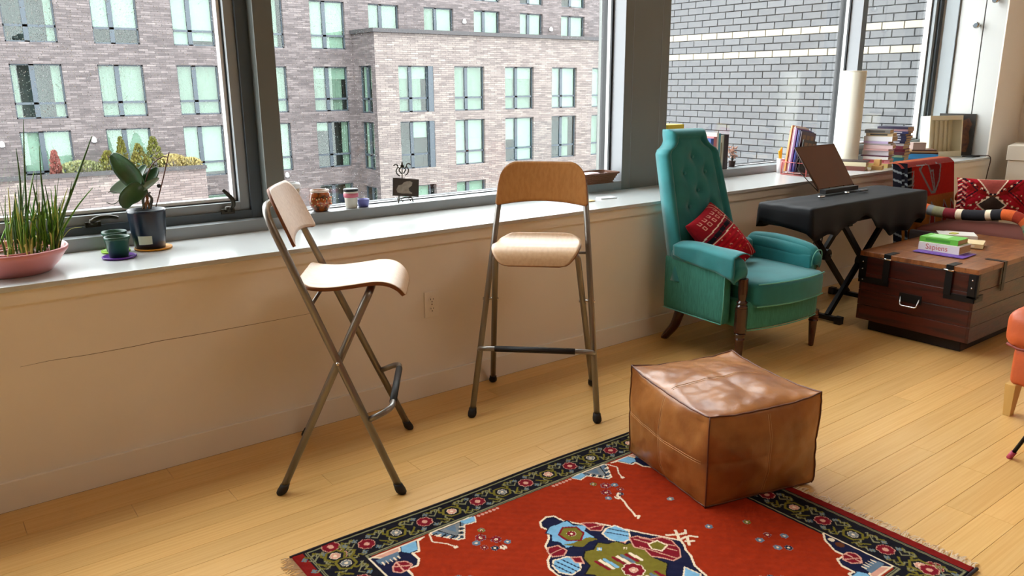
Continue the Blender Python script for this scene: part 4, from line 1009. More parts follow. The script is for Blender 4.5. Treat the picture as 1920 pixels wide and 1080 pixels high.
for x, w_ in ((4.15,.05),(4.43,.03),(4.58,.09)):
    o = obj('cable_clip', softbox(bmesh.new(), (x,-.345,.7085), (x+w_,-.325,.722), .005, 4), M_chrome if w_ < .08 else cm((70,70,74), .3), None, smooth=True)
    tag(o, {.05:'small shiny clip on the black cloth left of the music rest', .03:'tiny shiny clip on the black cloth below the music rest', .09:'grey plastic clip bar on the black cloth at the foot of the music rest'}[w_], 'clip')

# ================================================================== TRUNK AND BOOKS
TX0, TX1, TY0, TY1, TZ = 4.14, 5.14, -1.235, -.635, .452
tr = thing('storage_chest', 'low dark red wooden trunk with black iron straps used as a coffee table', 'trunk', ((TX0+TX1)/2, (TY0+TY1)/2, 0))
Q0 = Vector(tr.location)
def tb(name, lo, hi, m, bevel=.003, **k): return obj(name, box(Vector(lo)-Q0, Vector(hi)-Q0), m, tr, bevel=bevel, **k)
tb('body', (TX0+.012,TY0+.012,.065), (TX1-.012,TY1-.012,.425), M_trunk)
tb('plinth', (TX0+.05,TY0+.05,.0), (TX1-.05,TY1-.05,.066), cm((24,14,12),.7))
zs_ = [.065,.150,.235,.330,.424]
for z0, z1 in zip(zs_, zs_[1:]):
    for n_, (lo, hi) in enumerate((((TX0,TY0+.013,z0+.001),(TX0+.013,TY1-.013,z1-.001)), ((TX0,TY0,z0+.001),(TX1,TY0+.013,z1-.001)), ((TX0,TY1-.013,z0+.001),(TX1,TY1,z1-.001)))):
        tb('plank', lo, hi, M_trunk, .002)
n_ = 6
for i in range(n_):
    a = TX0-.008+(TX1-TX0+.016)*i/n_; b = TX0-.008+(TX1-TX0+.016)*(i+1)/n_
    tb('top_plank', (a+.0008,TY0-.008,.426), (b-.0008,TY1+.008,TZ), M_trunktop, .002)
def iron(lo, hi, nm='iron_strap'): return tb(nm, lo, hi, M_iron, .0012)
for y in (-.800, -1.125):
    iron((TX0-.012,y,TZ-.001), (TX0+.085,y+.036,TZ+.003)); iron((TX0-.012,y,.30), (TX0-.008,y+.036,TZ+.002))
iron((TX0-.006,TY0-.006,.278), (TX0-.0005,-1.089,.312)); iron((TX0-.006,-.80,.278), (TX0-.0005,TY1+.006,.312))
iron((TX0-.006,TY0-.012,.30), (TX0-.0005,TY0+.034,.424)); iron((TX0-.006,TY1-.034,.30), (TX0-.0005,TY1+.008,.424))
iron((TX0-.006,TY0-.006,.278), (TX0+.09,TY0-.0005,.312)); iron((TX0-.006,TY0-.006,.30), (TX0+.034,TY0-.0005,.424))
iron((4.42,TY0-.012,.30), (4.456,TY0-.008,TZ+.002)); iron((4.42,TY0-.012,TZ-.001), (4.456,TY0+.085,TZ+.003))
for y, z in ((TY0+.014,.395),(TY0+.014,.355),(TY1-.014,.395),(TY1-.014,.355),(TY1-.02,.295)):
    bm = bmesh.new(); bmesh.ops.create_uvsphere(bm, u_segments=8, v_segments=6, radius=.005)
    for v in bm.verts: v.co += Vector((TX0-.007,y,z))-Q0
    obj('rivet', bm, M_chrome, tr, smooth=True)
for y in (-.79, -1.115):
    bm = bmesh.new(); tube(bm, [Vector((TX0-.014,y-.016,.428))-Q0, Vector((TX0-.014,y+.044,.428))-Q0], .005, 8); obj('hinge_pin', bm, M_chrome, tr, smooth=True)
hd = tb('handle_plate', (TX0-.004,-.985,.215), (TX0-.0005,-.865,.262), M_iron, .001)
bm = bmesh.new(); tube(bm, fillet([Vector((TX0-.006,-.975,.245))-Q0, Vector((TX0-.022,-.968,.198))-Q0, Vector((TX0-.022,-.882,.198))-Q0, Vector((TX0-.006,-.875,.245))-Q0], .012, 4), .0045, 8)
obj('bail_handle', bm, M_chrome, tr, smooth=True)
def textmesh(name, body, size, m, parent, M, extr=.0004):
    cu_ = bpy.data.curves.new(name, 'FONT'); cu_.body = body; cu_.size = size; cu_.extrude = extr; cu_.align_x = 'CENTER'; cu_.align_y = 'CENTER'
    o = bpy.data.objects.new('tmp', cu_); COL.objects.link(o); dg = bpy.context.evaluated_depsgraph_get()
    me = bpy.data.meshes.new_from_object(o.evaluated_get(dg)); bpy.data.objects.remove(o, do_unlink=True)
    me.materials.clear(); me.materials.append(m); r_ = bpy.data.objects.new(name, me); link(r_, parent); r_.matrix_local = M; return r_
def book(label, loc, rz, L, Wd, T, col, group=None, pages=True, name='book', standing=None, spine=None, cat='book', rot=None):
    """lying: L along local x (spine edge at -y), Wd along y, T up; origin at base centre"""
    t = thing(name, label, cat, loc, rz, group, rot=rot); c = .0022; m_ = cm(col, .45)
    bm = bmesh.new(); bx(bm, (-L/2,-Wd/2,0), (L/2,Wd/2,c)); bx(bm, (-L/2,-Wd/2,T-c), (L/2,Wd/2,T)); bx(bm, (-L/2,-Wd/2-.001,0), (L/2,-Wd/2+c,T)); obj('cover', bm, m_, t)
    obj('pages', box((-L/2+.003,-Wd/2+c,c), (L/2-.003,Wd/2-.004,T-c)), M_page, t)
    if spine:
        obj('spine_label', box((-L*.34,-Wd/2-.0014,T*.25), (L*.30,-Wd/2-.0008,T*.75)), cm(spine, .5), t)
    return t
tp = TZ+.0035
o = thing('purple_booklet', 'thin purple booklet lying under the green and white books on the trunk', 'booklet', (4.415,-.955,tp), math.radians(-88))
obj('cover', box((-.135,-.095,0), (.125,.075,.003)), cm((104,66,160),.5), o)
for k in range(8): obj('cover_mark', box((-.12+.03*k,-.088,.003), (-.105+.03*k,-.078,.0034)), cm((60,36,110),.5), o)
wb = book('thick white book with red title on its spine, under the green book on the trunk', (4.46,-.925,tp+.0036), math.radians(-90), .215, .145, .042, (232,226,222))
textmesh('spine_title', 'Sapiens', .040, cm((196,84,70),.6), wb, Matrix.Translation((-.01,-.0740,.021)) @ Matrix.Rotation(PI/2, 4, 'X'))
gb = book('bright green book on top of the white one on the trunk', (4.475,-.91,tp+.046), math.radians(-88), .200, .135, .028, (96,178,58), spine=(60,140,40))
obj('cover_panel', box((-.07,-.04,.028), (.03,.05,.0284)), cm((166,214,150),.5), gb)
book('open cream paperback lying right of the green book on the trunk', (4.71,-.915,tp), math.radians(-72), .205, .145, .024, (228,206,158), spine=(236,228,210))
wb2 = book('white hardback at the far side of the trunk, a yellow note on it', (4.905,-.79,tp), math.radians(-58), .200, .14, .026, (232,228,220))
o = obj('sticky_note', box((4.86,-.80,tp+.0262), (4.91,-.765,tp+.030)), cm((196,190,80),.7), None); tag(o, 'small yellow note pad on the white hardback on the trunk', 'note')

# ================================================================== KILIM ARMCHAIR
ka = thing('kilim_armchair', 'armchair covered in red and ochre kilim, behind the trunk and keyboard', 'armchair', (5.62, -.62, 0))
KA = Vector((5.62,-.62,0))
def paintk(c, w_, h_):
    c.I[:] = lin((168,34,22)); y = -h_/2
    bands = [(.44,(140,86,34)),(.06,(150,86,40)),(.32,(160,24,16)),(.06,(130,50,44)),(.12,(160,84,56))]
    for f, cc in bands: c.rect(-w_/2, w_/2, y, y+f*h_, lin(cc)); y += f*h_
    for x in (-.02, .16, .27): 
        for d in ((-.0),): c.poly([(x-.03,-h_*.30),(x+.0,-h_*.06),(x+.05,-h_*.14),(x+.045,-h_*.32)], C['dred'], C['grey'], .008)
    c.poly([(-.06,.19),(-.12,.23),(.02,.24),(.10,.20),(.07,.03),(.0,.03)], lin((120,14,18)))
    c.line([(-.22,.24),(-.12,.24),(-.17,.19),(-.19,.19),(-.02,.02),(.03,.02),(.09,.10),(.11,.20),(.05,.235),(.06,.245)], C['grey'], .015)
    c.line([(-.09,.245),(-.04,.17),(.02,.02)], C['grey'], .012); c.line([(.03,.02),(.0,.17),(-.04,.17)], C['grey'], .012)
    for k in range(4): c.line([(-w_*.46+k*.012,h_*.05+k*.03),(-w_*.38,h_*.12+k*.03)], C['grey'], .010); 
    c.rect(-w_/2,-w_*.42,-h_*.05,h_*.3, C['black'])
    for k in range(5): c.line([(-w_*.5,h_*(.0+.06*k)),(-w_*.4,h_*(.0+.06*k))], C['grey'], .008)
    for k, cc in enumerate(((90,96,60),(170,130,50),(60,70,50))): c.rect(w_/2-.014*(k+1), w_/2-.014*k, -h_/2, h_/2, lin(cc))
def fabric_shell(name, parent, w_, h_, fn, paint, label=None):
    cvs = Canvas(-w_/2, w_/2, -h_/2, h_/2, .006, C['crim']); paint(cvs, w_, h_); o = cvs.mesh(name, fn, parent)
    if label: o['label'] = label
    return o
core = softbox(bmesh.new(), Vector((5.29,-.325,.22))-KA, Vector((5.96,-.225,.825))-KA, .05, 10, fn=lambda p, s: (p.x, p.y+.12*max(0,(p.z-.3)), p.z))
obj('backrest', core, cm((86,34,26),.9), ka, smooth=True)
def fk(x, y):     # unrolls: down the front of the back, over its top
    arc = y+.36; z = np.clip(.235+arc, 0, .805); over = np.clip(arc-.60, 0, .11)
    edge = np.clip((np.abs(x)-.31)/.045, 0, 1)
    Y = -.333+.12*np.maximum(0, z-.3)+over+edge**2*.05; Z = z+.030*np.sin(np.clip(over/.05, 0, 1)*PI/2)
    return np.stack([5.625+x-KA.x, Y-KA.y, Z-KA.z-.012*edge], 1)
fabric_shell('kilim_cover', ka, .70, .74, fk, paintk, 'red and ochre kilim with grey outlined motifs')
def sideband(x, y): 
    return np.stack([np.full_like(x, 5.284)-KA.x, -.328+(x+.05)+.12*np.maximum(0, y+.55-.3)-KA.y, y+.55], 1)
def paints(c, w_, h_):
    c.I[:] = C['black']
    for k in range(9): c.line([(-w_/2,-h_/2+.06*k),(w_/2,-h_/2+.06*k+.03)], C['grey'], .012)
fabric_shell('side_cover', ka, .10, .56, sideband, paints)
obj('seat', softbox(bmesh.new(), Vector((5.34,-1.0,.25))-KA, Vector((5.92,-.33,.42))-KA, .04, 8, (0,0,.02)), cm((96,40,26),.9), ka, smooth=True)
for sx, x in ((-1,5.30),(1,5.945)):
    P = smooth_path([Vector((x,-.32,.565)), Vector((x,-.50,.535)), Vector((x,-.72,.54)), Vector((x,-.90,.565)), Vector((x,-1.0,.535)), Vector((x,-1.045,.45)), Vector((x,-1.05,.36))], 6)
    bm = bmesh.new(); stripes = ['orange','orange','grey','pale','crim','cream','black','black','cream','black','orange','orange','red','red','orange','pale','green','olive','orange','cream','black','cream']
    ms = sorted(set(stripes)); n0 = len(P); rr = .034
    tube(bm, [p-KA for p in P], rr, 12)
    bm.faces.ensure_lookup_table()
    for k, f in enumerate(bm.faces):
        ring = min(k//12, n0-2); f.material_index = ms.index(stripes[int(ring/(n0-1)*len(stripes))])
    MS = [mat('kilim_'+q, C[q], .95, var=.1, scale=60, bump=.2, bscale=300) for q in ms]
    obj('armrest', bm, MS, ka, smooth=True, label='striped kilim armrest')
    obj('arm_frame', softbox(bmesh.new(), Vector((x-.022,-1.03,.30))-KA, Vector((x+.022,-.33,.40))-KA, .01, 4), cm((40,22,18),.7), ka)
for x in (5.31, 5.93):
    for y in (-1.01, -.30):
        bm = bmesh.new(); tube(bm, [Vector((x,y,0))-KA, Vector((x,y,.34))-KA], [.016,.024], 10); obj('leg', bm, M_mahog, ka, smooth=True)
def paint2(c, w_, h_):
    c.I[:] = lin((160,22,36)); r = random.Random(9)
    for k in range(70):
        x = r.uniform(-w_*.44, w_*.46); y = r.uniform(-h_*.46, h_*.46); c.poly([(x,y-.006),(x+.006,y),(x,y+.006),(x-.006,y)], r.choice([C['pink'],C['cream'],C['pink'],C['dred']]))
    for k in range(4):
        cc = [C['dred'],C['crim'],lin((120,14,26)),C['dred']][k]
        c.poly([(0,h_*(.62-.0*k)),(w_*(.40-.07*k),h_*.2),(w_*.03,-h_*.02),(-w_*.03,-h_*.02),(-w_*(.40-.07*k),h_*.2)], cc) if k == 0 else None
    c.poly([(-.09,h_*.5),(.09,h_*.5),(.02,h_*.06),(-.02,h_*.06)], lin((150,70,62)), C['cream'], .005)
    c.poly([(0,h_*.06),(.085,-h_*.22),(0,-h_*.52),(-.085,-h_*.22)], lin((56,44,38)), C['cream'], .006)
    for k in range(9):
        for sx in (-1,1):
            t = k/8; x = sx*(.15*t+.012); y = h_*.06+h_*.40*t; c.rect(x-.007, x+.007, y-.006, y+.006, C['cream'] if k % 2 else C['black'])
            x = sx*(.125*t+.012); y = h_*.02-h_*.30*t; c.rect(x-.007, x+.007, y-.006, y+.006, C['cream'] if k % 2 else C['brown'])
    for k in range(3): 
        for sx in (-1,1): c.line([(sx*(.14+.03*k),h_*.5),(sx*(.06+.03*k),h_*.16),(sx*(.18+.03*k),-h_*.2)], (C['dred'],C['black'],C['dred'])[k], .006)
    for k in range(14): y = -h_/2+k*h_/14; c.line([(-w_/2+.004,y),(-w_/2+.03,y+.014)], C['cream'] if k % 2 else C['black'], .006); c.line([(-w_/2+.03,y+.014),(-w_/2+.05,y)], C['black'] if k % 2 else C['pink'], .006)
cushion_obj('kilim_cushion', 'red cushion with dark diamond pattern standing in the kilim armchair', (5.74,-.62,.605), (math.radians(80), 0, math.radians(-58)), .42, .25, .13, paint2)

# ================================================================== ORANGE CHAIR AND SIDE TABLE (cut by the right edge)
oc = thing('orange_armchair', 'orange leather armchair with pale wooden wedge legs, cut by the right edge', 'armchair', (3.85, -2.0, 0)); OC = Vector(oc.location)
obj('base', softbox(bmesh.new(), Vector((3.50,-2.36,.135))-OC, Vector((4.2,-1.66,.305))-OC, .025, 10, (.006,.006,0)), M_orange, oc, smooth=True)
obj('seat_cushion', softbox(bmesh.new(), Vector((3.455,-2.38,.300))-OC, Vector((4.2,-1.63,.465))-OC, .05, 12, (.012,.012,.02)), M_orange, oc, smooth=True)
bm = bmesh.new(); tube(bm, [Vector(p)-OC for p in ((3.462,-2.3,.306),(3.458,-1.69,.306),(3.50,-1.638,.306),(4.1,-1.636,.306))], .006, 8); obj('piping', bm, cm((120,44,30),.6), oc, smooth=True)
obj('backrest', softbox(bmesh.new(), Vector((4.12,-2.38,.30))-OC, Vector((4.30,-1.63,.86))-OC, .06, 10, (.01,.01,.01)), M_orange, oc, smooth=True)
for x, y in ((3.53,-1.675),(3.53,-2.34),(4.17,-1.675),(4.17,-2.34)):
    bm = bmesh.new(); v = []
    for z, hx, hy in ((0,.020,.014),(.14,.040,.020)):
        v.append([bm.verts.new((x+a*hx-OC.x-(.0 if z else .012), y+b*hy-OC.y, z)) for a, b in ((-1,-1),(1,-1),(1,1),(-1,1))])
    A, B = v; bm.faces.new(A[::-1]); bm.faces.new(B)
    for i in range(4): bm.faces.new((A[i],A[(i+1)%4],B[(i+1)%4],B[i]))
    obj('leg', bm, M_lightwood, oc, bevel=.002)
stb = thing('side_table', 'small table with thin dark slanted legs and pink foot caps, mostly past the right edge', 'table', (3.06,-2.16,0)); SB = Vector(stb.location)
bm = bmesh.new(); lathe(bm, [(.185,.49),(.19,.495),(.19,.508),(.185,.512)], 32, capt=True); obj('tabletop', bm, M_lightwood, stb)
for k in range(3):
    a = math.radians(85+120*k); d = Vector((math.cos(a), math.sin(a), 0)); bm = bmesh.new(); tube(bm, [d*.31+Vector((0,0,.012)), d*.11+Vector((0,0,.49))], .007, 10); obj('leg', bm, M_iron, stb, smooth=True)
    bm = bmesh.new(); tube(bm, [d*.316+Vector((0,0,0)), d*.302+Vector((0,0,.03))], .010, 12); obj('foot_cap', bm, cm((176,60,90),.5), stb, smooth=True)

# ================================================================== POWER OUTLET
po = thing('wall_outlet', 'white double power outlet on the wall below the sill between the stools', 'outlet', (1.745, .012, .420))
obj('plate', softbox(bmesh.new(), (-.036,-.007,-.058), (.036,0,.058), .003, 4), M_base, po)
for z in (.021,-.021):
    bm = bmesh.new(); lathe(bm, [(.0165,0),(.0165,.002)], 20, capt=True)
    for v in bm.verts: v.co = Vector((v.co.x, -.007-v.co.z, z+v.co.y*.82))
    f_ = obj('socket_face', bm, M_base, po)
    for x, w_, h_ in ((-.0065,.0012,.0045),(.0065,.0012,.0038)): obj('slot', box((x-w_,-.0094,z+.002-h_+.002), (x+w_,-.0090,z+.002+h_)), M_black, f_)
    obj('slot', box((-.002,-.0094,z-.011), (.002,-.0090,z-.006)), M_black, f_)
bm = bmesh.new(); lathe(bm, [(.003,0),(.003,.0015)], 10, capt=True)
for v in bm.verts: v.co = Vector((v.co.x, -.007-v.co.z, v.co.y))
obj('screw', bm, M_chrome, po)

# ================================================================== LEFT SILL: bowl of chives, pots, orchid
def lob(name, prof, m, parent, c=(0,0,0), seg=36, capb=True, **k): return obj(name, lathe(bmesh.new(), prof, seg, c, capb=capb), m, parent, smooth=True, **k)
M_pink = mat('pink_plastic', rgb(214,140,140), .35)
bw_ = thing('pink_planter_bowl', 'wide pink plastic bowl planted with chives at the left end of the sill', 'planter', (.245, .200, S))
lob('bowl', [(.100,0),(.108,.002),(.135,.030),(.156,.060),(.163,.068),(.166,.078),(.163,.083),(.158,.080),(.152,.062),(.150,.058)], M_pink, bw_, seg=64)
lob('soil', [(.001,.060),(.06,.062),(.151,.059)], mat('dark_soil', rgb(58,42,32), .95, col2=rgb(128,92,70), var=.3, scale=60, bump=.6, bscale=120), bw_, capb=False)
for r_ in (.055, .105):
    bm = bmesh.new(); tube(bm, [(r_*math.cos(a), r_*math.sin(a), .066) for a in np.linspace(0, 2*PI, 41)[:-1]], .004, 6, closed=True); obj('inner_ring', bm, M_pink, bw_, smooth=True)
M_chive = mat('chive_green', rgb(116,168,48), .5, col2=rgb(78,130,38), var=.2, scale=12)
M_chive2 = mat('dark_chive', rgb(62,98,34), .5, var=.15, scale=12)
M_chive3 = mat('pale_shoot', rgb(198,200,110), .5, var=.2, scale=14)
rn = random.Random(21)
def blade(parent, base, tip, w_, m, curl=0, name='leaf'):
    base = Vector(base); tip = Vector(tip); rb = math.hypot(base.x, base.y); f_ = min(1, .138/max(rb,1e-6)); base.x *= f_; base.y *= f_; base.z = min(base.z, .10); mid = (base+tip)/2+Vector((0,0,.02))+RX*curl
    P = smooth_path([base, mid, tip], 5); n = len(P)
    bm = bmesh.new(); tube(bm, P, [max(.0006, w_*(1-.75*(i/(n-1))**2)) for i in range(n)], 5); return obj(name, bm, m, parent, smooth=True)
BC = Vector((.245,.200,S)); k_ = 1/640.   # metres per photo pixel at the bowl
PD = (RX*.84+FX*.54)
def pp(u, v, d=0): # spot above the bowl: photo offsets in pixels from the bowl centre (20,478)
    return PD*((u-22+.146*(476-v))/640.)+Vector((0,0,.065+(478-v)/500.))+FX*d
for b, t, w_, m_, c in (((40,462),(26,308),.0042,M_chive2,.012),((47,455),(46,262),.0036,M_chive2,0),((50,458),(55,348),.0035,M_chive,0),((87,450),(73,304),.0036,M_chive2,-.008),
        ((85,455),(66,362),.004,M_chive2,-.005),((105,460),(176,292),.0052,M_chive2,.012),((108,462),(144,365),.0030,M_chive2,.010),((114,462),(180,378),.0034,M_chive,.008),
        ((75,455),(79,345),.0018,M_chive2,0),((93,452),(102,360),.0018,M_chive2,0),((25,460),(25,392),.0032,M_chive,0),((38,462),(33,377),.004,M_chive2,-.004),((15,455),(9,388),.0014,M_chive2,0),
        ((60,465),(75,397),.003,M_chive,.006),((44,462),(39,345),.0018,M_chive2,0),((2,440),(36,416),.003,M_chive,-.01),((110,470),(150,446),.0014,M_chive3,0),((88,460),(70,410),.004,M_chive,0),((80,460),(60,420),.004,M_chive,0)):
    blade(bw_, pp(*b, rn.uniform(-.02,.03)), pp(*t, rn.uniform(-.03,.05)), w_, m_, c)
for k in range(120):
    u = rn.choice([rn.uniform(22,60), rn.uniform(70,118), rn.uniform(22,118)]); d = rn.uniform(-.05,.05); h_ = rn.uniform(20,80) if k % 3 else rn.uniform(60,110)
    blade(bw_, pp(u, 476-d*120, d), pp(u+rn.uniform(-14,14), 476-h_, d+rn.uniform(-.02,.02)), rn.uniform(.0016,.0042), rn.choice([M_chive,M_chive,M_chive3,M_chive2]), rn.uniform(-.006,.006))
for k in range(26):
    a = rn.uniform(0, 2*PI); r_ = rn.uniform(.05,.14); p = Vector((r_*math.cos(a), r_*math.sin(a), .062)); blade(bw_, p, p+Vector((rn.uniform(-.02,.02),rn.uniform(-.02,.02),rn.uniform(.02,.05))), .0018, M_chive3, 0, 'shoot')
M_gpot = mat('dark_green_plastic', rgb(40,84,66), .35)
pl = thing('dark_plastic_pot', 'dark green nursery pot at the left edge behind the pink bowl', 'pot', (.06, .366, S))
lob('pot', [(.045,0),(.062,.085),(.068,.088),(.068,.105),(.064,.105),(.060,.085)], mat('very_dark_green', rgb(24,46,34), .4), pl)
def saucer(label, x, y, r_, col, grp=None):
    t = thing('plant_saucer', label, 'saucer', (x, y, S)); lob('dish', [(r_*.86,0),(r_,.004),(r_,.008),(r_*.96,.009),(r_*.90,.005),(.001,.004)], mat('saucer_%d' % col[0], rgb(*col), .35), t); return t
def npot(label, x, y, z, r_, h_):
    t = thing('nursery_pot', label, 'pot', (x, y, z), group='small green nursery pots'); b_ = r_*.74
    lob('pot', [(b_,0),(r_*.90,h_*.84),(r_,h_*.86),(r_,h_),(r_*.95,h_),(r_*.86,h_*.84),(b_*.92,.004),(.001,.004)], M_gpot, t); return t
saucer('purple plastic saucer under the front green nursery pot', .572, .228, .058, (96,40,150)); npot('dark green nursery pot on the purple saucer', .572, .232, S+.0045, .043, .074)
saucer('lime green saucer under the rear green nursery pot', .585, .350, .050, (150,200,40)); npot('dark green nursery pot on the lime saucer, behind the other', .587, .352, S+.0045, .043, .074)
saucer('orange plastic saucer under the dark blue orchid pot', .712, .325, .067, (224,150,30))
orc = thing('potted_orchid', 'orchid with broad drooping leaves in a dark blue pot on an orange saucer', 'plant', (.702, .328, S+.0045))
lob('pot', [(.048,0),(.053,.002),(.062,.07),(.067,.138),(.068,.148),(.065,.148),(.062,.134),(.001,.126)], mat('dark_blue_ceramic', rgb(13,30,50), .28, coat=.2), orc)
bm = bmesh.new()
for i in range(6):
    a0 = math.radians(218+8*i); a1 = math.radians(226+8*i); 
    pts = [(.0590*math.cos(a), .0590*math.sin(a)) for a in (a0, a1)]; pts2 = [(.0615*math.cos(a), .0615*math.sin(a)) for a in (a0, a1)]
    bm.faces.new([bm.verts.new((*pts[0],.022+.0003*i)), bm.verts.new((*pts[1],.022+.0003*i)), bm.verts.new((*pts2[1],.055)), bm.verts.new((*pts2[0],.055))])
obj('price_label', bm, cm((216,220,196),.6), orc)
M_leaf = mat('orchid_leaf', rgb(38,74,40), .35, col2=rgb(52,92,50), var=.1, scale=14, coat=.2); M_leaf2 = mat('pale_orchid_leaf', rgb(120,140,118), .4, var=.12, scale=10)
ko = 1/496.
def po_(u, v, d=0): return RX*((u-281+.11*(462-v))*ko)+Vector((0,0,(464-v)/484.))+FX*d
def leaf(pts, wid, m, tw=0, fold=.25, name='leaf'):
    P = smooth_path([po_(*p) for p in pts], 6); n = len(P)
    def f(u, v):
        i = min(int(u*(n-1)), n-2); t = u*(n-1)-i; c = P[i]*(1-t)+P[i+1]*t; tg = (P[i+1]-P[i]).normalized()
        side = tg.cross(FX).normalized(); side = (side*math.cos(tw)+FX*math.sin(tw)); nn = tg.cross(side).normalized()
        w_ = wid*ko*.5*(math.sin(PI*min(1,max(0,u*.93+.06))**.8)**.6); s = v*2-1
        return c+side*w_*s+nn*w_*fold*(s*s)
    return obj(name, sheet(bmesh.new(), f, 18, 8, .0018), m, orc, smooth=True)
leaf([(262,352,0),(250,330,-.01),(232,308,-.02),(216,292,-.02)], 44, M_leaf, .15); leaf([(262,352,.01),(245,347,.03),(222,352,.05),(193,364,.06)], 30, M_leaf2, .15)
leaf([(262,345,.02),(236,332,.05),(204,328,.06)], 28, M_leaf2, .2); leaf([(270,350,-.01),(262,358,-.03),(248,372,-.04),(243,388,-.04)], 34, M_leaf, .2)
leaf([(264,352,.0),(276,340,.01),(286,328,.02),(292,318,.02)], 24, M_leaf, .3); leaf([(262,352,0),(262,335,.0),(268,322,.0),(275,314,0)], 22, M_leaf, .5); leaf([(266,356,-.01),(280,348,-.01),(298,336,-.0)], 14, M_leaf2, .4)
leaf([(240,325,0),(252,326,-.01),(266,326,-.01)], 6, M_leaf2, 0)
def strand(pts, r_, m, nm): bm = bmesh.new(); tube(bm, smooth_path([po_(*p) for p in pts], 4), r_, 6); return obj(nm, bm, m, orc, smooth=True)
M_root = mat('aerial_root', rgb(84,84,74), .7); M_stem = mat('brown_stake', rgb(92,54,40), .6)
strand([(245,366,0),(222,365,.02),(205,362,.03),(196,363,.03)], .0018, M_root, 'aerial_root'); strand([(244,368,.02),(224,372,.02),(212,382,.03),(203,385,.03),(193,382,.03)], .0018, M_root, 'aerial_root')
strand([(292,388,.0),(305,340,.0),(317,290,.0)], .0022, M_stem, 'stake'); strand([(270,352,0),(280,322,0),(292,306,0),(306,298,0),(314,299,0)], .0022, M_stem, 'flower_stem'); strand([(211,302,0),(204,296,0)], .002, M_stem, 'stem_tip')
bm = bmesh.new(); bmesh.ops.create_uvsphere(bm, u_segments=10, v_segments=8, radius=.008)
for v in bm.verts: v.co += po_(298,350)
obj('clip', bm, M_black, orc, smooth=True)
for k in range(9):
    x = rn.uniform(-.012,.022); strand([(272+x*500,392,0),(274+x*400+rn.uniform(-6,6),372,0),(274+rn.uniform(-8,10),rn.uniform(352,366),0)], .003, cm((148,96,52),.8) if k % 2 else M_root, 'root')
lob('moss', [(.001,.128),(.02,.126),(.056,.124)], cm((60,40,28),.95), orc, capb=False)

# ================================================================== MIDDLE LEDGE
def cupthing(name, label, cat, x, y, z=LZ): return thing(name, label, cat, (x, y, z))
t = cupthing('travel_mug', 'beige tall cup with white lid partly behind the left stool backrest', 'cup', 1.345, .505)
lob('cup_body', [(.026,0),(.029,.003),(.036,.105),(.036,.118)], cm((176,158,132),.5), t); lob('lid', [(.038,.112),(.041,.116),(.041,.128),(.036,.136),(.030,.136),(.029,.130),(.001,.129)], M_white, t)
t = cupthing('mosaic_candle_bowl', 'round amber mosaic glass candle bowl on the ledge', 'candle holder', 1.472, .492)
M_mos = mat('amber_mosaic', rgb(196,96,26), .25, col2=rgb(60,38,18), var=.3, scale=60, coat=.5)
lob('bowl', [(.026,0),(.034,.004),(.048,.030),(.050,.052),(.043,.080),(.040,.088),(.037,.088),(.040,.078),(.046,.050),(.030,.008),(.001,.006)], M_mos, t); lob('rim', [(.040,.086),(.0425,.090),(.0415,.096),(.037,.096),(.037,.088)], cm((226,206,190),.4), t, capb=False)
for a0 in (215, 250, 290, 330):
    for k in range(9):
        a = 2*PI*k/9; th = math.radians(a0); r_ = .0155; z = .046+r_*math.sin(a); ph = th+r_*math.cos(a)/.05; bm = bmesh.new(); bmesh.ops.create_icosphere(bm, subdivisions=1, radius=.0038)
        for v in bm.verts: v.co += Vector((.0492*math.cos(ph), .0492*math.sin(ph), z))
        obj('glass_petal', bm, cm((240,214,150),.3) if k % 2 else cm((222,96,30),.3), t, smooth=True)
t = cupthing('jar_candle', 'glass jar candle with black lid and pink band on the ledge', 'candle', 1.622, .487)
lob('jar', [(.024,0),(.026,.003),(.031,.055),(.033,.078)], cm((214,210,196),.3), t); lob('label_band', [(.0308,.050),(.0338,.052),(.0342,.068),(.0322,.070)], cm((206,110,128),.5), t, capb=False); lob('lid', [(.034,.078),(.0345,.086),(.033,.089),(.001,.089)], M_black, t)
t = cupthing('blue_votive_cup', 'small periwinkle blue glass cup beside the jar candle', 'cup', 1.683, .487)
lob('cup', [(.020,0),(.024,.003),(.028,.030),(.029,.036),(.027,.036),(.025,.028),(.001,.022)], cm((112,116,186),.3), t)
# photo easel
es = thing('photo_easel', 'ornate bronze wire easel standing on the ledge', 'easel', (1.905, .50, LZ)); kE = 1/430.
def pe(u, v, d=0): return RX*0+Vector((1,0,0))*((u-765)*kE*1.12)+Vector((0,0,(381-v)*kE))+Vector((0,d,0))
def wire(pts, r_=.0030, nm='wire_scroll'): bm = bmesh.new(); tube(bm, smooth_path([pe(*p) for p in pts], 4), r_, 6); return obj(nm, bm, M_bronze, es, smooth=True)
wire([(750,382,-.02),(752,374,-.015),(757,367,0),(757,350,.0)]); wire([(781,381,-.02),(779,372,-.015),(773,366,0),(773,350,0)]); wire([(752,374,-.015),(765,371,-.012),(779,372,-.015)]); wire([(765,381,.06),(765,345,.012),(765,300,0)])
for s in (-1, 1):
    wire([(765+s*6,326,0),(765+s*11,322,0),(765+s*13,315,0),(765+s*9,309,0),(765+s*4,311,0),(765+s*2,304,0)]); wire([(765+s*9,309,0),(765+s*10,304,0),(765+s*14,302,0),(765+s*18,305,0)]); wire([(765+s*2,322,0),(765+s*7,314,0),(765+s*2,308,0),(765,298,0)])
wire([(757,372,-.012),(757,378,-.03),(757,374,-.032)], .002, 'lip_hook'); wire([(773,372,-.012),(773,378,-.03),(773,374,-.032)], .002, 'lip_hook')
ph = thing('framed_photo', 'small dark photo card showing a pale curled figure, propped on the wire easel', 'picture', (1.905, .478, LZ+.030), rot=(math.radians(-8), math.radians(7), math.radians(-6)))
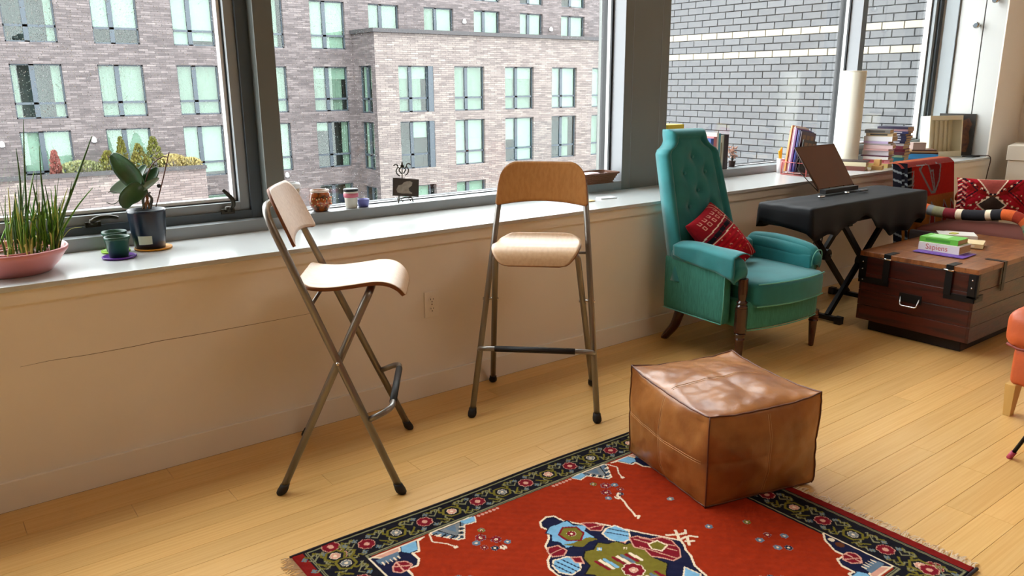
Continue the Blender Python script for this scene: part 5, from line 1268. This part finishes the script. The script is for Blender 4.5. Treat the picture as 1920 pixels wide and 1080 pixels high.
obj('card', box((-.068,-.002,.0), (.068,.002,.085)), cm((54,46,40),.5), ph)
bm = bmesh.new()
def blob(bm, pts, y): f = bm.faces.new([bm.verts.new((x, y, z)) for x, z in pts]); return bm
blob(bm, [(-.050,.030),(-.044,.016),(-.020,.012),(.010,.014),(.030,.012),(.034,.018),(.018,.026),(.014,.040),(.030,.052),(.034,.068),(.020,.074),(.004,.072),(-.012,.066),(-.020,.056),(-.040,.050)], -.0026)
obj('picture_figure', bm, mat('sepia_grey', rgb(150,142,130), .6, var=.25, scale=50), ph)
# wicker basket
bk_ = thing('wicker_basket', 'shallow brown wicker basket behind the facing stool backrest', 'basket', (3.13, .475, LZ)); hw_ = (.145,.075)
bm = bmesh.new()
def ring_pts(f, z): return [Vector((f*hw_[0]*max(-1,min(1,1.25*math.cos(a))), f*hw_[1]*max(-1,min(1,1.25*math.sin(a))), z)) for a in np.linspace(0, 2*PI, 49)[:-1]]
for k in range(9):
    f = .80+.22*k/8; z = .004+.048*k/8; P = ring_pts(f, z); P = [p*(1+.012*(1 if (i+k) % 2 else -1)) + Vector((0,0,-.012*0)) for i, p in enumerate(P)]; [setattr(p, 'z', z) for p in P]; tube(bm, P, .0030, 5, closed=True)
o = obj('weave', bm, cm((110,66,38),.7), bk_, smooth=True); o['kind'] = 'stuff'
bm = bmesh.new(); tube(bm, ring_pts(1.06, .056), .0058, 8, closed=True); obj('rim', bm, cm((96,56,34),.6), bk_, smooth=True)
obj('base', box((-.115,-.058,.0), (.115,.058,.005)), cm((90,54,32),.8), bk_)
nk = obj('napkin', softbox(bmesh.new(), (3.06,.43,LZ+.006), (3.17,.51,LZ+.058), .02, 6, (0,0,.006)), cm((232,206,208),.8), None, smooth=True); tag(nk, 'folded pale pink napkin lying in the wicker basket', 'napkin')
o = obj('coaster', softbox(bmesh.new(), (2.80,.175,S), (2.875,.235,S+.006), .003, 4), cm((214,180,120),.6), None); tag(o, 'small tan card on the sill right of the facing stool', 'card')
o = obj('note_card', box((0,0,0), (.10,.055,.007)), M_white, None, loc=(2.945,.205,S+.0002), rot=(0,0,math.radians(-12))); tag(o, 'white card stack on the sill below the column', 'card')

# ================================================================== RIGHT LEDGE AND SILL
def upright(label, x, y, z, T, D_, H_, col, lean=0, rz=0, grp=None, name='book', side=None):
    """standing book: thickness along x, depth along y, spine towards -y"""
    t = thing(name, label, 'book', (x, y, z), group=grp, rot=(0, lean, rz)); c = .002; m_ = cm(col, .45)
    bm = bmesh.new(); bx(bm, (-T/2,-D_/2,0), (-T/2+c,D_/2,H_)); bx(bm, (T/2-c,-D_/2,0), (T/2,D_/2,H_)); bx(bm, (-T/2,-D_/2-.001,0), (T/2,-D_/2+c,H_)); obj('cover', bm, m_, t)
    obj('pages', box((-T/2+c,-D_/2+c,.003), (T/2-c,D_/2-.003,H_-.003)), M_page, t)
    if side: obj('spine_label', box((-T*.3,-D_/2-.0014,H_*.2), (T*.3,-D_/2-.0009,H_*.8)), cm(side,.5), t)
    return t
x = 4.165
for T, H_, col, lab, sd in ((.026,.205,(40,84,160),'blue book with bright top behind the armchair back',(70,120,200)),(.030,.215,(196,120,124),'pink book standing left of the teal spine on the ledge',None),(.016,.240,(214,208,200),'tall white book standing on the ledge',None),
        (.020,.235,(70,150,160),'teal book standing in the ledge row',None),(.018,.220,(220,216,196),'cream book standing in the ledge row',(120,120,90)),(.014,.222,(170,176,160),'pale grey green book standing in the ledge row',None),
        (.022,.228,(26,26,30),'black book, left of the two black ones on the ledge',None),(.024,.226,(34,30,38),'black book at the right end of the ledge row',None)):
    upright(lab, x+T/2, .535, LZ, T, .13, H_, col, grp='books standing on the ledge behind the armchair', side=sd); x += T+.0015
yb = thing('yellow_box', 'tall box with a yellow lid behind the teal armchair', 'box', (3.84,.545,LZ)); obj('body', box((-.06,-.05,0), (.06,.05,.285)), cm((214,206,190),.7), yb); obj('lid', box((-.075,-.06,.270), (.075,.06,.305)), cm((206,184,40),.5), yb, bevel=.003)
df = thing('dried_flower_pot', 'tiny pot of dried pinkish flowers at the right end of the ledge books', 'plant', (4.475,.53,LZ))
lob('pot', [(.018,0),(.024,.04),(.026,.042),(.022,.04),(.001,.036)], cm((74,48,40),.6), df, seg=16)
bm = bmesh.new(); bm2 = bmesh.new()
for k in range(60):
    a = rn.uniform(0, 2*PI); r_ = rn.uniform(0,.04); z = rn.uniform(.06,.135); p = Vector((r_*math.cos(a), r_*math.sin(a)*.8, z)); tube(bm2, [(0,0,.036), p*.6+Vector((0,0,.02)), p], .0006, 3, cap=False)
    l = bmesh.ops.create_icosphere(bm, subdivisions=1, radius=.0055); [setattr(v, 'co', v.co+p) for v in l['verts']]
o = obj('flowers', bm, cm((206,160,140),.8), df); o['kind'] = 'stuff'; obj('stems', bm2, M_root, df)
# magazine rack
mg = thing('magazine_rack', 'pink wire magazine rack full of upright magazines on the sill', 'rack', (4.79,.215,S), math.radians(-92)); M_pw = mat('pink_wire', rgb(206,104,100), .4)
for x in (-.095,.0,.095):
    bm = bmesh.new(); tube(bm, fillet([(x,-.065,.003),(x,.10,.003),(x,.10,.12)], .01, 3), .0028, 6); obj('wire_hoop', bm, M_pw, mg, smooth=True)
    bm = bmesh.new(); tube(bm, fillet([(x,-.065,.003),(x,-.065,.085)], .01, 3), .0028, 6); obj('wire_hoop', bm, M_pw, mg, smooth=True)
for y, z in ((-.065,.003),(-.065,.085),(.10,.003),(.10,.12)): bm = bmesh.new(); tube(bm, [(-.098,y,z),(.098,y,z)], .003, 6); obj('wire_rail', bm, M_pw, mg, smooth=True)
for sx in (-1,1):
    bm = bmesh.new(); tube(bm, fillet([(sx*.098,-.065,.003),(sx*.098,-.065,.085),(sx*.098,.10,.12),(sx*.098,.10,.003)], .02, 4), .0034, 6); obj('wire_end', bm, M_pw, mg, smooth=True)
    for k in range(3): bm = bmesh.new(); y = -.03+.04*k; tube(bm, [(sx*.098,y,.003),(sx*.098,y,.09+.0*k)], .002, 5); obj('wire_bar', bm, M_pw, mg, smooth=True)
mags = [(-.085,.26,.11,(186,60,64)),(-.078,.245,.13,(214,150,120)),(-.070,.285,.14,(226,190,90)),(-.062,.290,.15,(206,130,70)),(-.054,.28,.13,(224,206,200)),(-.046,.270,.15,(190,120,130)),(-.038,.285,.15,(224,216,214)),(-.030,.275,.15,(156,110,160)),(-.022,.27,.15,(120,60,120)),(-.006,.265,.15,(60,70,150)),(.006,.262,.155,(40,40,96)),(.020,.255,.16,(70,44,62)),(.040,.205,.15,(44,36,34))]
for i, (x, h_, d_, col) in enumerate(mags):
    c_, s_ = math.cos(math.radians(-92)), math.sin(math.radians(-92)); X, Y = x, .002-.0*i
    h_ *= 1.05; t = thing('magazine', 'magazine %s' % ['with red cover, leftmost in the pink rack','with peach cover, second in the pink rack','tallest yellow magazine in the pink rack','orange spined magazine beside the yellow one in the rack','pale pink magazine left of centre in the rack','rose magazine near the middle of the rack','white spined magazine near the middle of the rack','lilac magazine right of the white one in the rack','purple magazine beside the blue ones in the rack','blue magazine in the right half of the rack','navy magazine in the right half of the rack','with dark plum cover showing shelves, right in the rack','short black magazine in front at the right of the rack'][i], 'magazine', (4.79+X*c_-Y*s_, .215+X*s_+Y*c_, S+.0065+.009), group='magazines in the pink rack', rot=(math.radians(-8), 0, math.radians(-92)))
    obj('pages', box((-.0024,-d_/2,0), (.0024,d_/2,h_)), cm((220,210,200),.6), t)
    obj('cover', box((.0025,-d_/2-.0006,0), (.0031,d_/2,h_+.0005)), cm(col,.3), t); obj('cover', box((-.0031,-d_/2-.0006,0), (-.0025,d_/2,h_+.0005)), cm(col,.3), t); obj('spine', box((-.0031,-d_/2-.0008,0), (.0031,-d_/2-.0001,h_)), cm(col,.3), t)
    if i >= 11:
        for k in range(3): obj('cover_picture', box((.0032,-d_/2+.015+k*.045,h_*.6), (.0034,-d_/2+.05+k*.045,h_*.92)), cm((130,92,60),.4), t)
pc = thing('pencil_cup', 'white cup holding yellow pencils behind the magazine rack', 'cup', (4.80,.372,S)); lob('cup', [(.022,0),(.026,.10),(.024,.10),(.020,.004),(.001,.004)], M_white, pc, seg=20)
for k in range(3):
    o = obj('pencil', tube(bmesh.new(), [(4.80+.004*k,.372,S+.006),(4.786-.005*k+.004,.365+.006*k,S+.175-.012*k)], .0055, 6), cm((232,186,20),.4), None); tag(o, ['leftmost yellow pencil in the white cup behind the rack','middle yellow pencil in the white cup behind the rack','rightmost yellow pencil in the white cup behind the rack'][2-k], 'pencil', 'pencils in the white cup')
# paper lamp
lp = thing('paper_lamp', 'tall white paper cylinder lamp standing on the sill, unlit', 'lamp', (5.545,.325,S))
lob('lamp_shade', [(.084,.012),(.084,.68),(.0815,.68),(.0815,.014)], M_paper, lp, seg=48, capb=False)
lob('base', [(.080,0),(.084,.003),(.084,.014),(.001,.014)], cm((200,196,180),.6), lp, seg=40)
lob('top_ring', [(.0845,.675),(.0855,.676),(.0855,.684),(.081,.684)], M_paper, lp, seg=48, capb=False)
bm = bmesh.new(); bx(bm, (-.081,-.003,.64), (.081,.003,.645)); lathe(bm, [(.012,.014),(.012,.30)], 10); obj('spider', bm, M_chrome, lp)
# book stacks
cols1 = [((214,190,120),.030),((236,150,160),.028),((236,232,230),.020),((90,30,60),.008),((226,222,232),.034),((214,170,170),.012),((240,214,214),.026),((226,224,220),.010),((196,176,214),.016),((236,236,240),.034),((222,196,150),.022),((120,116,112),.024)]
names1 = ['ochre book at the bottom of the front stack','pink labelled book, second from the bottom of the front stack','white book, third from the bottom of the front stack','thin plum book low in the front stack','thick white book in the lower middle of the front stack','thin rose book in the middle of the front stack','pale pink book in the middle of the front stack','thin white book above the pale pink one in the front stack','lavender spined book in the front stack','thick white book near the top of the front stack','tan book, second from the top of the front stack','grey and pink book on top of the front stack']
z = S
for i, ((col, T), nm) in enumerate(zip(cols1, names1)):
    book(nm, (5.700+.012*math.sin(i*2.1)+.008*(i>5), .165+.006*math.cos(i*1.7), z), math.radians(-76+3*math.sin(i*1.3)), .195-.012*(i%3), .135+.008*(i%2), T, col, 'books in the front stack by the lamp', spine=(206,90,96) if i == 1 else ((70,66,62) if i in (10,11) else None)); z += T+.0006
cols2 = [((40,110,130),.030),((44,130,150),.024),((130,150,120),.016),((84,30,44),.022),((110,24,44),.020),((120,40,60),.024),((200,196,196),.018),((26,26,60),.018),((30,34,70),.018),((36,40,84),.018),((30,30,60),.016),((60,64,120),.016),((214,170,180),.016),((46,40,70),.016)]
names2 = ['teal book at the bottom of the rear stack','teal book, second from the bottom of the rear stack','sage book low in the rear stack','dark maroon book in the rear stack, lower of three','crimson book in the middle of the rear stack','wine red book above the crimson one in the rear stack','white spined book in the middle of the rear stack','navy paperback just above the white spine in the rear stack','navy paperback, second above the white spine','blue paperback, third above the white spine','dark blue paperback, fourth above the white spine','blue paperback below the pink banded one in the rear stack','pink banded book, second from the top of the rear stack','dark violet book on top of the rear stack']
z = S
for i, ((col, T), nm) in enumerate(zip(cols2, names2)):
    book(nm, (6.02+.010*math.sin(i*2.3)+.004*(i>7), .215+.006*math.cos(i*1.1), z), math.radians(-80+3*math.sin(i*1.9)), .19+(.03 if i > 10 else 0), .145, T, col, 'books in the rear stack by the lamp', spine=(220,222,230) if 6 < i < 12 else None); z += T+.0006
# low pile and small pieces between lamp and stacks
z = S
for i, (col, T, nm) in enumerate((((120,70,60),.030,'brown box like book at the bottom of the low pile by the lamp'),((226,214,180),.028,'cream book in the middle of the low pile by the lamp'),((60,44,44),.006,'thin dark booklet on top of the low pile by the lamp'))):
    book(nm, (5.37+.01*i, .17, z), math.radians(-70), .19, .13, T, col, 'low pile in front of the paper lamp'); z += T+.0006
o = obj('wooden_block', box((-.045,-.035,0), (.045,.035,.030)), mat('raw_wood', rgb(206,160,96), .6, var=.1, scale=20), None, bevel=.002, loc=(5.515,.060,S), rot=(0,0,math.radians(20))); tag(o, 'flat light wooden block on the sill edge', 'block')
o = obj('wooden_block', box((-.021,-.021,0), (.021,.021,.042)), MATS['raw_wood'], None, bevel=.002, loc=(5.510,.060,S+.0302), rot=(0,0,math.radians(12))); tag(o, 'small light wooden cube on top of the flat block', 'block')
# blue pile
z = S
for i, (col, T, L_, nm) in enumerate((((44,120,190),.014,.24,'blue folder at the bottom of the pile left of the cream tray'),((60,150,214),.036,.23,'bright blue padded folder in the pile left of the cream tray'),((70,44,40),.012,.22,'dark brown notebook on the blue folders'),((200,160,110),.008,.21,'tan notebook on the pile left of the cream tray'),((96,60,50),.012,.18,'brown notebook near the top of the pile by the cream tray'))):
    book(nm, (6.50, .235, z), math.radians(-62+3*i), L_, .17, T, col, 'pile left of the cream tray'); z += T+.0006
o = obj('card_box', box((-.05,-.035,0), (.05,.035,.055)), cm((176,150,140),.7), None, bevel=.002, loc=(6.43,.235,z), rot=(0,0,math.radians(-40))); tag(o, 'small greyish card box on top of the pile by the cream tray', 'box')
# cream tray leaning, icon panel, cable and wall bits
tray = thing('cream_tray', 'cream wooden tray with ribbed inside standing upright near the white reveal', 'tray', (6.885,.235,S), rot=(math.radians(-5), 0, math.radians(-22))); M_cream = mat('cream_paint', rgb(226,216,186), .5, var=.04, scale=8)
obj('back_board', box((-.155,.075,.0), (.155,.083,.335)), M_cream, tray)
for nm, lo, hi in (('side_board',(-.165,-.02,.0),(-.150,.083,.335)),('side_board',(.150,-.02,.0),(.165,.083,.335)),('top_board',(-.150,-.02,.300),(.150,.083,.335)),('bottom_board',(-.150,-.02,.0),(.150,.083,.045))): obj(nm, box(lo, hi), M_cream, tray, bevel=.002)
for k in range(6): obj('rib', box((-.128+.046*k,.062,.045), (-.104+.046*k,.075,.300)), M_cream, tray, bevel=.003)
ic = thing('icon_panel', 'dark painted icon panel behind the cream tray', 'picture', (7.128,.265,S), rot=(0,0,math.radians(-82)))
obj('panel', box((-.14,-.006,0), (.14,.006,.345)), cm((36,30,24),.5), ic); bm = bmesh.new(); blob(bm, [(.02,.03),(.10,.03),(.115,.12),(.10,.20),(.12,.26),(.09,.31),(.05,.29),(.04,.20),(.02,.12)], -.0066); obj('painted_figure', bm, mat('icon_gold', rgb(112,66,32), .5, col2=rgb(60,30,20), var=.3, scale=30), ic)
o = obj('flat_device', box((6.99,.045,S+.0003), (7.13,.13,S+.010)), M_black, None, bevel=.003); tag(o, 'thin dark flat device at the right end of the sill', 'device')
cb_ = thing('power_cord', 'brown cord hanging from the right end of the sill down the wall', 'cord', (7.10,.02,S))
bm = bmesh.new(); tube(bm, smooth_path([(-.03,.05,.010),(.015,.0,.012),(.03,-.045,.008),(.045,-.052,-.03),(.04,-.045,-.12),(.03,-.04,-.25),(.02,-.03,-.45),(.02,-.03,-.70)], 5), .004, 6); obj('cord', bm, cm((74,48,34),.6), cb_, smooth=True)
bm = bmesh.new(); tube(bm, smooth_path([(4.62,-.10,.712),(4.70,-.04,.74),(4.74,-.028,.765),(4.77,-.025,.70),(4.76,-.03,.55),(4.72,-.035,.3)], 5), .0035, 6)
o = obj('loose_cable', bm, M_black, None, smooth=True); tag(o, 'thin dark cord looping over the sill edge beside the music rest', 'cord')
# lidded white box in the corner
wbx = thing('white_storage_box', 'tall white lidded storage box in the far right corner behind the cushion', 'box', (7.30,-.30,0), math.radians(14))
M_wc = mat('off_white_card', rgb(206,196,180), .7, var=.03, scale=6)
obj('box_body', box((-.22,-.16,0), (.26,.16,.76)), M_wc, wbx, bevel=.004)
obj('lid', box((-.232,-.172,.745), (.272,.172,.86)), M_wc, wbx, bevel=.004)
o = obj('printed_mark', box((-.07,-.1729,.80), (-.045,-.1722,.83)), cm((60,56,54),.7), wbx)
for k in range(2): obj('printed_line', box((-.20,-.1729,.785+.012*k), (-.12+.02*k,-.1722,.788+.012*k)), cm((130,122,112),.7), wbx)
for x0, x1, z0, z1 in ((-.19,-.09,.50,.64),(-.19,-.10,.30,.44),(.05,.2,.25,.62)): obj('printed_panel', box((x0,-.1609,z0), (x1,-.1603,z1)), cm((188,180,164),.7), wbx)
for x in (-.12, .10): obj('thumb_notch', box((x-.03,-.1735,.742), (x+.03,-.171,.752)), M_black, wbx)
# hairline crack in the wall paint under the sill
bm = bmesh.new(); cp = [(.20,.478),(.285,.481),(.39,.477),(.538,.4765),(.62,.479),(.737,.477),(.897,.4765),(1.051,.477),(1.14,.4775),(1.22,.478)]
tube(bm, [(x, .0118, z) for x, z in cp], [.0004+.0007*math.sin(PI*i/9) for i in range(10)], 4); obj('crack', bm, cm((120,98,78), .8), bpy.data.objects['wall_window'])
